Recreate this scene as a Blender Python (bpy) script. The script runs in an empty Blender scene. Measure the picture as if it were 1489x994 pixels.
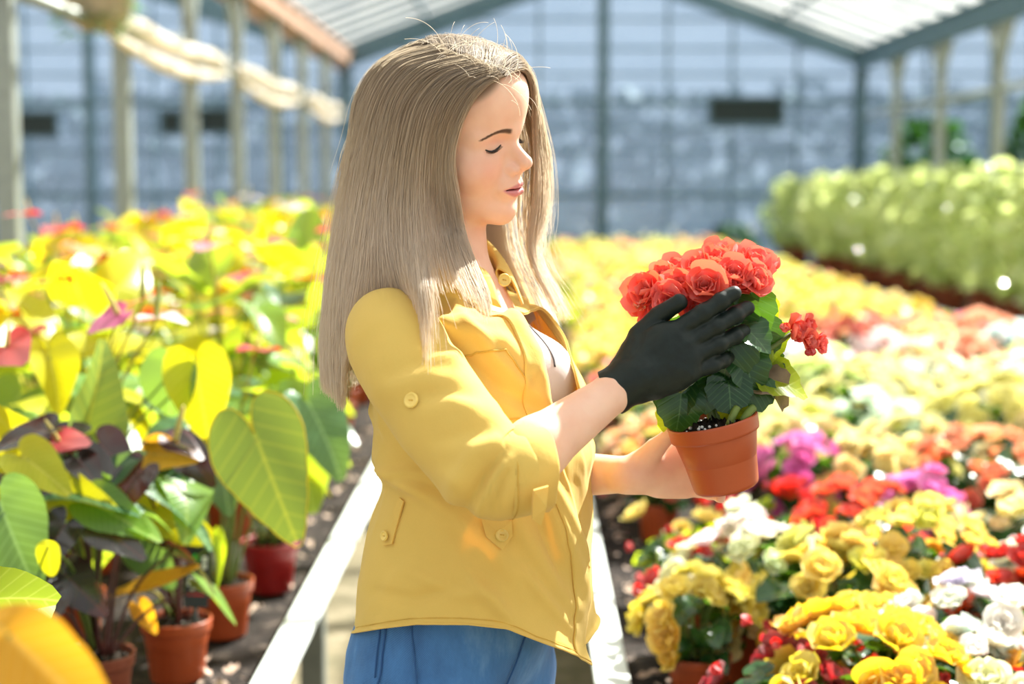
import bpy, bmesh, math, random
import numpy as np
from mathutils import Vector, Matrix, noise as mnoise

SC = bpy.context.scene
COL = SC.collection
PI = math.pi
R = math.radians
rng = np.random.default_rng(11)
random.seed(11)

# ------------------------------------------------------------------ camera
FPX = 2300.0                       # focal length in pixels of the 1489 x 994 frame
CW, CH = 1489, 994
PITCH, YAW = math.atan(229 / FPX), math.atan(20.5 / FPX)
CAM = Vector((0.0, 0.0, 1.5))
cam_d = bpy.data.cameras.new('camera')
cam_o = bpy.data.objects.new('camera', cam_d)
COL.objects.link(cam_o)
cam_o.location = CAM
cam_o.rotation_euler = (PI / 2 - PITCH, 0, YAW)
cam_d.sensor_width = 36
cam_d.lens = 36 * FPX / CW
cam_d.clip_start, cam_d.clip_end = 0.05, 400
cam_d.dof.use_dof = True
cam_d.dof.focus_distance = 1.97
cam_d.dof.aperture_fstop = 2.6
SC.camera = cam_o

# ------------------------------------------------------------------ light
SC.view_settings.view_transform = 'Standard'
SC.view_settings.look = 'None'
SC.view_settings.gamma = 1.0
SC.view_settings.use_curve_mapping = False
SC.view_settings.exposure = 1.16
world = bpy.data.worlds.new('world')
SC.world = world
world.use_nodes = True
wn = world.node_tree.nodes
wl = world.node_tree.links
bg = wn['Background']
sky = wn.new('ShaderNodeTexSky')
sky.sky_type = 'HOSEK_WILKIE'
sky.sun_direction = Vector((0.46, 0.56, 0.69)).normalized()
sky.turbidity = 4.0
wmix = wn.new('ShaderNodeMixRGB')
wmix.inputs[0].default_value = 0.72
wmix.inputs[2].default_value = (0.93, 0.96, 1.0, 1)
wl.new(sky.outputs[0], wmix.inputs[1])
wl.new(wmix.outputs[0], bg.inputs[0])
bg.inputs[1].default_value = 0.50
SUN_DIR = Vector((0.46, 0.56, 0.69)).normalized()      # towards the sun: behind her, high on the right
sd = bpy.data.lights.new('sun', 'SUN')
so = bpy.data.objects.new('sun', sd)
COL.objects.link(so)
sd.energy = 14.5
sd.angle = R(0.8)
sd.color = (1.0, 0.955, 0.86)
so.rotation_euler = SUN_DIR.to_track_quat('Z', 'Y').to_euler()
so.location = (8, 14, 12)
SC.cycles_curves.shape = 'THICK'
SC.cycles_curves.subdivisions = 2
SC.cycles.max_bounces = 8
SC.cycles.transparent_max_bounces = 14
SC.cycles.transmission_bounces = 4
SC.cycles.sample_clamp_indirect = 6.0
SC.cycles.caustics_reflective = False
SC.cycles.caustics_refractive = False


# ------------------------------------------------------------------ helpers
_cr = cam_o.rotation_euler.to_matrix()
def W(px, py, Y):
    """the point of the plane y = Y that lies on the ray of photograph position (px, py)"""
    d = _cr @ Vector(((px - CW / 2) / FPX, (CH / 2 - py) / FPX, -1.0))
    return CAM + d * ((Y - CAM.y) / d.y)
_cri = _cr.transposed()
def proj(P):
    v = _cri @ (Vector(P) - CAM)
    return CW / 2 + FPX * v.x / -v.z, CH / 2 - FPX * v.y / -v.z
def sm(a, b, x):
    t = np.clip((x - a) / (b - a), 0, 1)
    return t * t * (3 - 2 * t)
def catmull(P, n):
    """smooth resampling of a row of control points (any dimension)"""
    P = np.asarray(P, float)
    Q = np.vstack([2 * P[0] - P[1], P, 2 * P[-1] - P[-2]])
    t = np.linspace(0, len(P) - 1, n)
    i = np.minimum(t.astype(int), len(P) - 2)
    f = (t - i)[:, None]
    a, b, c, d = Q[i], Q[i + 1], Q[i + 2], Q[i + 3]
    return 0.5 * (2 * b + (c - a) * f + (2 * a - 5 * b + 4 * c - d) * f ** 2 + (3 * b - a - 3 * c + d) * f ** 3)
def tag(o, label=None, cat=None, group=None, kind=None):
    if label: o['label'] = label
    if cat: o['category'] = cat
    if group: o['group'] = group
    if kind: o['kind'] = kind
    return o
def empty(name, loc=(0, 0, 0), rz=0.0):
    o = bpy.data.objects.new(name, None)
    COL.objects.link(o)
    o.location = loc
    o.rotation_euler = (0, 0, rz)
    o.empty_display_size = 0.05
    return o
def link(name, me, material=None, parent=None):
    o = bpy.data.objects.new(name, me)
    COL.objects.link(o)
    if material is not None:
        for m in (material if isinstance(material, (list, tuple)) else [material]):
            me.materials.append(m)
    if parent is not None:
        o.parent = parent
    return o
class MB:
    """collects vertices and faces for ONE mesh"""
    def __init__(s):
        s.v, s.f, s.m, s.uv, s.n = [], [], [], [], 0
    def add(s, V, F, mi=0, uv=None):
        V = np.asarray(V, float).reshape(-1, 3)
        s.v.append(V)
        s.uv.append(np.zeros((len(V), 2)) if uv is None else np.asarray(uv, float))
        o = s.n
        s.f += [tuple(int(i) + o for i in f) for f in F]
        s.m += [mi] * len(F)
        s.n += len(V)
        return s
    def grid(s, P, mi=0, close_u=False, close_v=False, uv=None, caps=False):
        P = np.asarray(P, float)
        a, b = P.shape[:2]
        F = []
        for i in range(a if close_u else a - 1):
            for j in range(b if close_v else b - 1):
                i2, j2 = (i + 1) % a, (j + 1) % b
                F.append((i * b + j, i * b + j2, i2 * b + j2, i2 * b + j))
        if caps:
            F.append(tuple(range(b))[::-1])
            F.append(tuple((a - 1) * b + j for j in range(b)))
        s.add(P.reshape(-1, 3), F, mi, None if uv is None else np.asarray(uv).reshape(-1, 2))
        return s
    def tube(s, P, r, n=8, mi=0, caps=True, flat=1.0):
        P = np.asarray(P, float)
        r = np.broadcast_to(np.asarray(r, float), (len(P),))
        T = np.gradient(P, axis=0)
        T /= np.linalg.norm(T, axis=1)[:, None] + 1e-12
        u = np.cross(T[0], (0.31, 0.17, 0.93)); u /= np.linalg.norm(u)
        rows = []
        th = np.linspace(0, 2 * PI, n, endpoint=False)
        for p, t, rr in zip(P, T, r):
            u = u - t * np.dot(u, t); u /= np.linalg.norm(u)
            w = np.cross(t, u)
            rows.append(p + rr * (np.cos(th)[:, None] * u + flat * np.sin(th)[:, None] * w))
        tv = np.linspace(0, 1, len(P))
        uv = np.stack(np.broadcast_arrays(th[None, :] / (2 * PI), tv[:, None]), -1)
        return s.grid(rows, mi, close_v=True, caps=caps, uv=uv)
    def lathe(s, prof, n=32, mi=0, c=(0, 0, 0)):
        """prof: rows of (radius, height)"""
        th = np.linspace(0, 2 * PI, n, endpoint=False)
        rows = [np.stack([c[0] + r * np.cos(th), c[1] + r * np.sin(th), np.full(n, c[2] + z)], 1) for r, z in prof]
        return s.grid(rows, mi, close_v=True)
    def box(s, lo, hi, mi=0, M=None):
        x0, y0, z0 = lo; x1, y1, z1 = hi
        V = np.array([(x0, y0, z0), (x1, y0, z0), (x1, y1, z0), (x0, y1, z0), (x0, y0, z1), (x1, y0, z1), (x1, y1, z1), (x0, y1, z1)], float)
        if M is not None:
            V = np.array([M @ Vector(v) for v in V])
        return s.add(V, [(3, 2, 1, 0), (4, 5, 6, 7), (0, 1, 5, 4), (1, 2, 6, 5), (2, 3, 7, 6), (3, 0, 4, 7)], mi)
    def bar(s, a, b, w, h, mi=0):
        a, b = Vector(a), Vector(b)
        d = (b - a)
        z = Vector((0, 0, 1)) if abs(d.normalized().z) < 0.95 else Vector((0, 1, 0))
        u = d.cross(z).normalized(); v = u.cross(d).normalized()
        V = [p + u * (sx * w / 2) + v * (sz * h / 2) for p in (a, b) for sx, sz in ((-1, -1), (1, -1), (1, 1), (-1, 1))]
        return s.add([tuple(x) for x in V], [(0, 1, 2, 3), (7, 6, 5, 4), (0, 4, 5, 1), (1, 5, 6, 2), (2, 6, 7, 3), (3, 7, 4, 0)], mi)
    def mesh(s, name, smooth=True):
        me = bpy.data.meshes.new(name)
        V = np.concatenate(s.v)
        me.from_pydata(V.tolist(), [], s.f)
        uvl = me.uv_layers.new(name='UVMap')
        li = np.zeros(len(me.loops), int)
        me.loops.foreach_get('vertex_index', li)
        uvl.data.foreach_set('uv', np.concatenate(s.uv)[li].astype(np.float32).ravel())
        me.polygons.foreach_set('material_index', np.array(s.m, np.int32))
        me.polygons.foreach_set('use_smooth', np.full(len(s.f), smooth))
        me.update()
        return me
    def build(s, name, material, parent=None, smooth=True):
        return link(name, s.mesh(name, smooth), material, parent)
def bevel(o, w=0.004, seg=2):
    m = o.modifiers.new('bevel', 'BEVEL'); m.width = w; m.segments = seg; m.limit_method = 'ANGLE'; m.angle_limit = R(40)
    return o
def kids(o):
    return [c for c in bpy.data.objects if c.parent == o]
_kid = {}
def copy_tree(o, parent=None):
    """a copy of a thing with copies of its parts and sub-parts"""
    c = o.copy()
    COL.objects.link(c)
    c.parent = parent
    for ch in _kid.setdefault(o.name, kids(o)):
        copy_tree(ch, c)
    return c
def color_tree(o, col, key='tinted'):
    if o.get(key): o.color = col
    for ch in kids(o): color_tree(ch, col, key)

# ------------------------------------------------------------------ materials
def srgb(r, g, b):
    f = lambda c: c / 12.92 if c <= 0.04045 else ((c + 0.055) / 1.055) ** 2.4
    return (f(r / 255), f(g / 255), f(b / 255), 1.0)
class NT:
    def __init__(s, name):
        s.m = bpy.data.materials.new(name)
        s.m.use_nodes = True
        s.t = s.m.node_tree
        s.t.nodes.clear()
        s.out = s.n('ShaderNodeOutputMaterial')
    def n(s, kind, **kw):
        x = s.t.nodes.new(kind)
        for k, v in kw.items(): setattr(x, k, v)
        return x
    def put(s, sock, v):
        if isinstance(v, bpy.types.NodeSocket): s.t.links.new(v, sock)
        elif isinstance(v, (tuple, list)) and sock.type == 'RGBA': sock.default_value = tuple(v) if len(v) == 4 else (*v, 1)
        else: sock.default_value = v
    def noise(s, scale, detail=3, vec=None, rough=0.5, dist=0.0):
        x = s.n('ShaderNodeTexNoise'); s.put(x.inputs['Scale'], scale); s.put(x.inputs['Detail'], detail)
        s.put(x.inputs['Roughness'], rough); s.put(x.inputs['Distortion'], dist)
        if vec is not None: s.put(x.inputs['Vector'], vec)
        return x.outputs['Fac']
    def ramp(s, fac, stops):
        x = s.n('ShaderNodeValToRGB'); s.put(x.inputs[0], fac)
        e = x.color_ramp.elements
        while len(e) < len(stops): e.new(0.5)
        for k, (p, c) in enumerate(stops): e[k].position = p; e[k].color = c if len(c) == 4 else (*c, 1)
        return x.outputs[0]
    def mix(s, fac, a, b, mode='MIX'):
        x = s.n('ShaderNodeMixRGB', blend_type=mode); s.put(x.inputs[0], fac); s.put(x.inputs[1], a); s.put(x.inputs[2], b)
        return x.outputs[0]
    def math(s, op, a, b=0.0, c=0.0):
        x = s.n('ShaderNodeMath', operation=op); s.put(x.inputs[0], a); s.put(x.inputs[1], b); s.put(x.inputs[2], c)
        return x.outputs[0]
    def coord(s, which='Object'):
        return s.n('ShaderNodeTexCoord').outputs[which]
    def sep(s, v):
        x = s.n('ShaderNodeSeparateXYZ'); s.put(x.inputs[0], v); return x.outputs
    def attr(s, name):
        x = s.n('ShaderNodeAttribute', attribute_name=name); return x
    def scale(s, v, k):
        x = s.n('ShaderNodeMapping'); s.put(x.inputs['Vector'], v); x.inputs['Scale'].default_value = k; return x.outputs[0]
    def bump(s, h, strength=0.3, dist=0.01):
        x = s.n('ShaderNodeBump'); s.put(x.inputs['Height'], h); x.inputs['Strength'].default_value = strength; x.inputs['Distance'].default_value = dist
        return x.outputs[0]
    def bsdf(s, color, rough=0.5, spec=0.5, metal=0.0, normal=None, sss=0.0, sheen=0.0, coat=0.0):
        x = s.n('ShaderNodeBsdfPrincipled')
        s.put(x.inputs['Base Color'], color); s.put(x.inputs['Roughness'], rough); s.put(x.inputs['Metallic'], metal)
        s.put(x.inputs['Specular IOR Level'], spec); s.put(x.inputs['Sheen Weight'], sheen); s.put(x.inputs['Coat Weight'], coat)
        if sss:
            s.put(x.inputs['Subsurface Weight'], sss)
            x.inputs['Subsurface Radius'].default_value = (1.0, 0.35, 0.2); x.inputs['Subsurface Scale'].default_value = 0.006
        if normal is not None: s.put(x.inputs['Normal'], normal)
        return x.outputs[0]
    def thin(s, surf, color, w=0.4):
        t = s.n('ShaderNodeBsdfTranslucent'); s.put(t.inputs[0], color)
        x = s.n('ShaderNodeMixShader'); s.put(x.inputs[0], w); s.t.links.new(surf, x.inputs[1]); s.t.links.new(t.outputs[0], x.inputs[2])
        return x.outputs[0]
    def mixs(s, fac, a, b):
        x = s.n('ShaderNodeMixShader'); s.put(x.inputs[0], fac); s.t.links.new(a, x.inputs[1]); s.t.links.new(b, x.inputs[2])
        return x.outputs[0]
    def done(s, surf):
        s.t.links.new(surf, s.out.inputs[0]); return s.m
def plain(name, c, rough=0.5, spec=0.5, metal=0.0, var=0.15, scale=20.0, bump=0.0, thin=0.0, tcol=None):
    n = NT(name)
    f = n.noise(scale, 4, n.coord())
    d = tuple(max(0, x * (1 - var)) for x in c[:3]); u = tuple(min(1, x * (1 + var)) for x in c[:3])
    col = n.ramp(f, [(0.3, d), (0.7, u)])
    s = n.bsdf(col, rough, spec, metal, n.bump(f, bump, 0.005) if bump else None)
    if thin: s = n.thin(s, tcol or col, thin)
    return n.done(s)
M = {}
# --- cloth
def cloth(name, c, thin=0.25, weave=900.0, tcol=None):
    n = NT(name)
    co = n.coord()
    big = n.noise(9, 3, co)
    fine = n.noise(weave, 2, co)
    col = n.mix(0.5, n.ramp(big, [(0.3, tuple(x * 0.93 for x in c[:3])), (0.7, tuple(min(1, x * 1.05) for x in c[:3]))]),
                n.ramp(fine, [(0.3, tuple(x * 0.93 for x in c[:3])), (0.7, c[:3])]))
    cr = n.noise(32, 4, n.scale(co, (1, 1, 0.7)), 0.62, 1.2)
    s = n.bsdf(col, 0.85, 0.2, normal=n.bump(n.math('ADD', n.math('MULTIPLY', cr, 0.8), n.math('MULTIPLY', fine, 0.15)), 0.20, 0.005), sheen=0.15)
    if thin: s = n.thin(s, tcol or col, thin)
    return n.done(s)
M['shirt'] = cloth('yellow_cotton', srgb(242, 210, 112), 0.22, tcol=srgb(250, 190, 40))
M['thread'] = plain('yellow_thread', srgb(214, 172, 70), 0.8)
M['button'] = plain('yellow_button', srgb(236, 205, 110), 0.3, 0.5)
M['tank'] = cloth('white_jersey', srgb(250, 246, 244), 0.3)
M['strap'] = plain('dark_strap', srgb(60, 55, 60), 0.7)
def denim():
    n = NT('blue_denim')
    co = n.coord()
    tw = n.n('ShaderNodeTexWave', wave_type='BANDS', bands_direction='DIAGONAL'); n.put(tw.inputs['Vector'], co); tw.inputs['Scale'].default_value = 260; tw.inputs['Distortion'].default_value = 1.5
    big = n.noise(14, 5, n.scale(co, (1, 1, 0.5)), 0.65)
    col = n.ramp(big, [(0.25, srgb(34, 78, 130)), (0.55, srgb(62, 118, 178)), (0.8, srgb(120, 166, 210))])
    col = n.mix(0.18, col, n.ramp(tw.outputs[1], [(0, srgb(30, 62, 110)), (1, srgb(150, 185, 220))]))
    return n.done(n.bsdf(col, 0.85, 0.2, normal=n.bump(big, 0.4, 0.006), sheen=0.1))
M['denim'] = denim()
M['denim_seam'] = plain('denim_seam', srgb(40, 84, 136), 0.8)
M['shoe'] = plain('white_canvas', srgb(225, 225, 220), 0.7)
def glove():
    n = NT('black_nitrile')
    co = n.coord()
    f = n.noise(120, 3, co)
    return n.done(n.bsdf(n.ramp(f, [(0.3, srgb(13, 24, 20)), (0.7, srgb(18, 31, 27))]), 0.5, 0.35, normal=n.bump(n.noise(60, 3, co, 0.6, 0.5), 0.15, 0.003)))
M['glove'] = glove()
def skin():
    n = NT('skin')
    co = n.coord()
    lip = n.attr('lip').outputs['Fac']; brow = n.attr('brow').outputs['Fac']; blush = n.attr('blush').outputs['Fac']; scalp = n.attr('scalp').outputs['Fac']
    f = n.noise(35, 4, co)
    base = n.ramp(f, [(0.3, srgb(238, 188, 160)), (0.7, srgb(246, 202, 176))])
    base = n.mix(blush, base, srgb(236, 150, 128))
    base = n.mix(lip, base, srgb(214, 140, 140))
    base = n.mix(brow, base, srgb(118, 88, 70))
    base = n.mix(scalp, base, srgb(150, 122, 98))
    pores = n.noise(900, 2, co)
    rough = n.math('SUBTRACT', 0.5, n.math('MULTIPLY', lip, 0.12))
    return n.done(n.bsdf(base, rough, 0.35, sss=0.25, normal=n.bump(pores, 0.06, 0.001)))
M['skin'] = skin()
M['lash'] = plain('dark_lash', srgb(36, 30, 28), 0.5)
M['brow'] = plain('brown_brow', srgb(112, 84, 66), 0.6)
def hair():
    n = NT('blonde_hair')
    t = n.attr('ombre').outputs['Fac']
    r = n.attr('tone').outputs['Fac']
    col = n.ramp(t, [(0.0, srgb(142, 118, 96)), (0.25, srgb(178, 152, 122)), (0.5, srgb(222, 200, 170)), (0.85, srgb(250, 234, 216))])
    col = n.mix(r, n.mix(0.66, col, (0.34, 0.27, 0.21, 1), 'MULTIPLY'), n.mix(0.25, col, (1, 0.95, 0.85, 1)))
    d = n.bsdf(col, 0.42, 0.5)
    tr = n.n('ShaderNodeBsdfTranslucent'); n.put(tr.inputs[0], n.mix(0.4, col, (1, 0.86, 0.6, 1)))
    return n.done(n.mixs(0.42, d, tr.outputs[0]))
M['hair'] = hair()
# --- plants
def leaf(name, c1, c2, vein, tcol, w=0.45, rough=0.35, veins=9.0, spec=0.5, coat=0.0):
    """c1..c2 blade colours, vein colour, tcol the light coming through"""
    n = NT(name)
    x, y, _ = n.sep(n.coord('UV'))
    ay = n.math('ABSOLUTE', y)
    ph = n.math('MULTIPLY', n.math('SUBTRACT', x, n.math('MULTIPLY', ay, 0.75)), veins * PI)
    lat = n.math('POWER', n.math('ABSOLUTE', n.math('COSINE', ph)), 26)
    mid = n.math('SUBTRACT', 1.0, n.math('MULTIPLY', ay, 38)); mid = n.math('MAXIMUM', mid, 0.0)
    v = n.math('MINIMUM', n.math('ADD', n.math('MULTIPLY', lat, 0.45), mid), 1.0)
    f = n.noise(7, 3, n.coord('Generated'))
    oi = n.n('ShaderNodeObjectInfo').outputs['Random']
    base = n.mix(n.math('MULTIPLY', n.math('ADD', f, oi), 0.5), c1, c2)
    base = n.mix(v, base, vein)
    h = n.math('MULTIPLY', n.math('ADD', lat, mid), -1.0)
    s = n.bsdf(base, rough, spec, normal=n.bump(h, 0.12, 0.003), coat=coat)
    return n.done(n.thin(s, n.mix(0.25, tcol, base), w))
M['leaf'] = leaf('green_leaf', srgb(70, 122, 48), srgb(120, 164, 62), srgb(176, 200, 96), srgb(212, 226, 40), 0.5)
M['leaf_teal'] = leaf('blue_green_leaf', srgb(44, 88, 60), srgb(78, 124, 88), srgb(150, 186, 130), srgb(170, 205, 60), 0.38, 0.28, 9, 0.6)
M['leaf_yellow_sunlit'] = leaf('sunlit_yellow_green_leaf', srgb(176, 186, 40), srgb(220, 206, 40), srgb(226, 222, 90), srgb(244, 226, 10), 0.48)  # sun shining through green blades, its yellow put into the base colour
M['leaf_hero'] = leaf('olive_leaf', srgb(122, 150, 60), srgb(134, 160, 66), srgb(196, 202, 72), srgb(192, 206, 40), 0.26, 0.45, 6)
M['leaf_edge'] = plain('yellow_leaf_edge', srgb(230, 208, 40), 0.5, thin=0.4)
M['leaf_dark'] = leaf('dark_glossy_leaf', srgb(30, 32, 32), srgb(44, 46, 42), srgb(90, 50, 48), srgb(150, 60, 40), 0.12, 0.18, 9, 0.8)
M['leaf_orange'] = leaf('withered_orange_leaf', srgb(226, 160, 46), srgb(240, 184, 50), srgb(250, 214, 110), srgb(255, 180, 20), 0.5, 0.5)
M['leaf_begonia'] = leaf('begonia_leaf', srgb(24, 60, 34), srgb(46, 90, 44), srgb(84, 124, 70), srgb(120, 170, 30), 0.28, 0.25, 6, 0.6)
M['leaf_lime'] = leaf('lime_leaf', srgb(150, 176, 30), srgb(186, 204, 50), srgb(210, 220, 90), srgb(215, 232, 20), 0.55, 0.35, 6)
M['leaf_shrub'] = leaf('variegated_leaf', srgb(150, 178, 110), srgb(222, 228, 186), srgb(240, 242, 214), srgb(232, 240, 150), 0.5, 0.14, 5, 1.0)
M['leaf_tree'] = leaf('deep_green_leaf', srgb(40, 84, 46), srgb(66, 120, 58), srgb(90, 130, 80), srgb(110, 170, 50), 0.3, 0.4, 5)
M['stem'] = plain('green_stem', srgb(122, 142, 66), 0.5, thin=0.2)
M['stem_olive'] = plain('olive_stem', srgb(166, 152, 70), 0.5, thin=0.15)
M['stem_dark'] = plain('maroon_stem', srgb(86, 44, 38), 0.4)
M['stem_begonia'] = plain('begonia_stem', srgb(120, 140, 70), 0.4, thin=0.2)
def petal(name, w=0.45, rough=0.5, spec=0.3, deep=0.5):
    """flower colour is the object's own colour; the 'base' of each petal is deeper"""
    n = NT(name)
    oc = n.n('ShaderNodeObjectInfo').outputs['Color']
    x, y, _ = n.sep(n.coord('UV'))
    sat = n.n('ShaderNodeHueSaturation'); n.put(sat.inputs['Color'], oc); sat.inputs['Saturation'].default_value = 1.12; sat.inputs['Value'].default_value = 0.94
    col = n.mix(n.math('MULTIPLY', n.math('SUBTRACT', 1.0, x), deep), n.mix(0.22, oc, (1, 1, 1, 1)), sat.outputs[0])
    s = n.bsdf(col, rough, spec)
    return n.done(n.thin(s, sat.outputs[0], w))
M['petal'] = petal('petal', deep=0.9)
M['spathe'] = petal('spathe', 0.4, 0.25, 0.6, 0.6)
M['spadix'] = plain('spadix', srgb(222, 204, 110), 0.6, bump=0.6, scale=300, thin=0.1)
M['spadix_green'] = plain('green_spadix', srgb(150, 160, 66), 0.6, bump=0.6, scale=300)
M['pot'] = plain('terracotta_plastic', srgb(176, 80, 40), 0.38, 0.45, var=0.08, scale=12)
M['pot_dull'] = plain('weathered_terracotta_plastic', srgb(140, 72, 48), 0.55, 0.35, var=0.12, scale=14)
M['pot_red'] = plain('red_plastic', srgb(150, 30, 30), 0.4, 0.45, var=0.08)
def soil(name, a, b, c, scale, bumpd):
    n = NT(name)
    co = n.coord()
    f = n.noise(scale, 6, co, 0.7)
    v = n.n('ShaderNodeTexVoronoi'); n.put(v.inputs['Vector'], co); v.inputs['Scale'].default_value = scale * 3
    col = n.ramp(f, [(0.3, a), (0.55, b), (0.75, c)])
    col = n.mix(0.35, col, n.ramp(v.outputs['Distance'], [(0.0, b), (0.6, a)]))
    return n.done(n.bsdf(col, 0.95, 0.15, normal=n.bump(f, 0.8, bumpd)))
M['soil'] = soil('potting_soil', srgb(38, 34, 28), srgb(58, 48, 40), srgb(96, 80, 66), 90, 0.01)
M['bed'] = soil('bed_soil', srgb(30, 28, 26), srgb(62, 54, 50), srgb(170, 152, 140), 16, 0.03)
M['ground'] = soil('path_ground', srgb(96, 92, 70), srgb(150, 138, 112), srgb(196, 184, 160), 6, 0.03)
M['perlite'] = plain('perlite', srgb(235, 235, 230), 0.8)
M['hedge'] = plain('dark_hedge_leaf', srgb(34, 70, 62), 0.7, var=0.4, scale=4)
# --- greenhouse
M['board'] = plain('white_painted_board', srgb(226, 232, 228), 0.5, 0.4, var=0.06)
M['board_side'] = plain('grey_board', srgb(120, 124, 116), 0.7, var=0.12)
M['steel'] = plain('grey_steel', srgb(150, 156, 150), 0.45, 0.5, 0.3, var=0.1)
M['steel_dark'] = plain('blue_grey_steel', srgb(84, 110, 124), 0.5, 0.4, 0.2, var=0.1)
M['gutter'] = plain('rosy_lit_beam', srgb(196, 160, 138), 0.5, 0.4, var=0.1)  # rosy light falling on the left gutter, put into its colour
M['film'] = plain('rolled_film', srgb(238, 226, 206), 0.35, 0.5, thin=0.25)
M['black'] = plain('dark_opening', srgb(34, 46, 48), 0.8)
def pane(name, tint, clear, frost, glossy=0.05):
    """old whitewashed glass: part clear, part milky"""
    n = NT(name)
    co = n.coord('Object')
    f = n.noise(1.3, 5, n.scale(co, (1.0, 1.0, 3.0)), 0.65)
    tr = n.n('ShaderNodeBsdfTransparent'); n.put(tr.inputs[0], tint)
    tl = n.n('ShaderNodeBsdfTranslucent'); n.put(tl.inputs[0], frost)
    df = n.n('ShaderNodeBsdfDiffuse'); n.put(df.inputs[0], frost)
    milk = n.mixs(0.45, tl.outputs[0], df.outputs[0])
    fac = n.math('ADD', clear, n.math('MULTIPLY', n.math('SUBTRACT', f, 0.5), 0.5))
    s = n.mixs(fac, milk, tr.outputs[0])
    gl = n.n('ShaderNodeBsdfGlossy'); gl.inputs['Roughness'].default_value = 0.2
    return n.done(n.mixs(glossy, s, gl.outputs[0]))
M['roof_glass'] = pane('whitewashed_roof_glass', (0.90, 0.92, 0.93, 1), 0.80, (0.84, 0.84, 0.80, 1), 0.03)
M['wall_glass'] = pane('weathered_wall_glass', (0.84, 0.92, 1.0, 1), 0.70, (0.15, 0.20, 0.27, 1), 0.06)

# ------------------------------------------------------------------ the greenhouse
XL, XR, ZE, YW = -2.48, 4.60, 3.30, 22.0           # eaves of this bay, eaves height, far wall
XA = (XL + XR) / 2; ZA = ZE + (XR - XA) * math.tan(R(20))
BAYS = [(XL - 7.08, XL), (XL, XR), (XR, XR + 7.08)]
def structure(o): o['kind'] = 'structure'; return o
b = MB(); xs = np.linspace(-26, 26, 90); ys = np.linspace(-2, 60, 110)
g_ = np.array([[(x, y, 0.012 * mnoise.noise(Vector((x * 1.5, y * 1.5, 0)))) for y in ys] for x in xs])
b.grid(g_[:, ::-1]); structure(b.build('floor', M['ground']))
# far gable wall: frame members and one run of old panes per bay
b = MB()
for k, (x0, x1) in enumerate(BAYS):
    xa = (x0 + x1) / 2
    zt = lambda x: ZE + (x1 - x0) / 2 * math.tan(R(20)) * (1 - abs(x - xa) / ((x1 - x0) / 2))
    n = 8
    for i in range(0 if k == 0 else 1, n + 1):
        x = x0 + (x1 - x0) * i / n
        w = 0.15 if i in (0, 4, n) else 0.035
        b.bar((x, YW, 0), (x, YW, zt(x) - 0.02), w, 0.10 if w > .1 else 0.06)
    for z in (0.35, 0.75, 1.35, 1.95, 2.28, 2.62, 3.0, 3.35, 3.75, 4.1):
        hw = (x1 - x0) / 2 if z <= ZE else max((ZA - z) / math.tan(R(20)), 0)
        if hw > 0.2: b.bar((xa - hw, YW, z), (xa + hw, YW, z), 0.05, 0.07 if z in (0.35, 1.35, 2.62) else 0.03)
structure(b.build('wall_back', M['steel_dark'], smooth=False))
for k, (x0, x1) in enumerate(BAYS):
    xa = (x0 + x1) / 2
    b = MB()
    pts = [(x0, 0.0), (x1, 0.0), (x1, ZE), (xa, ZA), (x0, ZE)]
    V = [(x, YW + d, z) for d in (0.03, 0.036) for x, z in pts]
    b.add(V, [(0, 1, 2, 3, 4), (9, 8, 7, 6, 5)] + [(i, i + 5, (i + 1) % 5 + 5, (i + 1) % 5) for i in range(5)])
    structure(b.build('window_%d' % (k + 1), M['wall_glass'], smooth=False))
# roof panes, glazing bars, gutters and end rafters
slopes = []
for x0, x1 in BAYS: xa = (x0 + x1) / 2; slopes += [((x0, ZE), (xa, ZA)), ((xa, ZA), (x1, ZE))]
b = MB(); bars = MB()
for (xa, za), (xb, zb_) in slopes:
    V = [(xa, -1.5, za), (xb, -1.5, zb_), (xb, YW, zb_), (xa, YW, za)]
    b.add(V + [(x, y, z + 0.006) for x, y, z in V], [(0, 1, 2, 3), (7, 6, 5, 4), (0, 4, 5, 1), (1, 5, 6, 2), (2, 6, 7, 3), (3, 7, 4, 0)])
    for y in np.arange(-1.5, YW, 0.78): bars.bar((xa, y, za - 0.03), (xb, y, zb_ - 0.03), 0.036, 0.05)
    for t in (0.33, 0.66): bars.bar((xa + (xb - xa) * t, -1.5, za + (zb_ - za) * t - 0.03), (xa + (xb - xa) * t, YW, za + (zb_ - za) * t - 0.03), 0.035, 0.05)
structure(b.build('ceiling', M['roof_glass'], smooth=False))
structure(bars.build('trim_1', M['steel_dark'], smooth=False))
for k, (x, m) in enumerate(((XL, 'gutter'), (XR, 'steel_dark'))):
    b = MB(); b.bar((x, -1.5, ZE - 0.10), (x, YW, ZE - 0.10), 0.20, 0.16); b.bar((x - 0.06, -1.5, ZE - 0.22), (x - 0.06, YW, ZE - 0.22), 0.07, 0.07); b.bar((x, -1.5, ZE - 0.005), (x, YW, ZE - 0.005), 0.26, 0.03)
    structure(b.build('trim_%d' % (k + 2), M[m], smooth=False))
for k, (x0, x1) in enumerate(BAYS):
    xa = (x0 + x1) / 2; b = MB()
    for xe in (x0, x1): b.bar((xe, YW - 0.25, ZE - 0.10), (xa, YW - 0.25, ZA - 0.10), 0.16, 0.26)
    structure(b.build('trim_%d' % (k + 4), M['steel_dark'], smooth=False))
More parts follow.
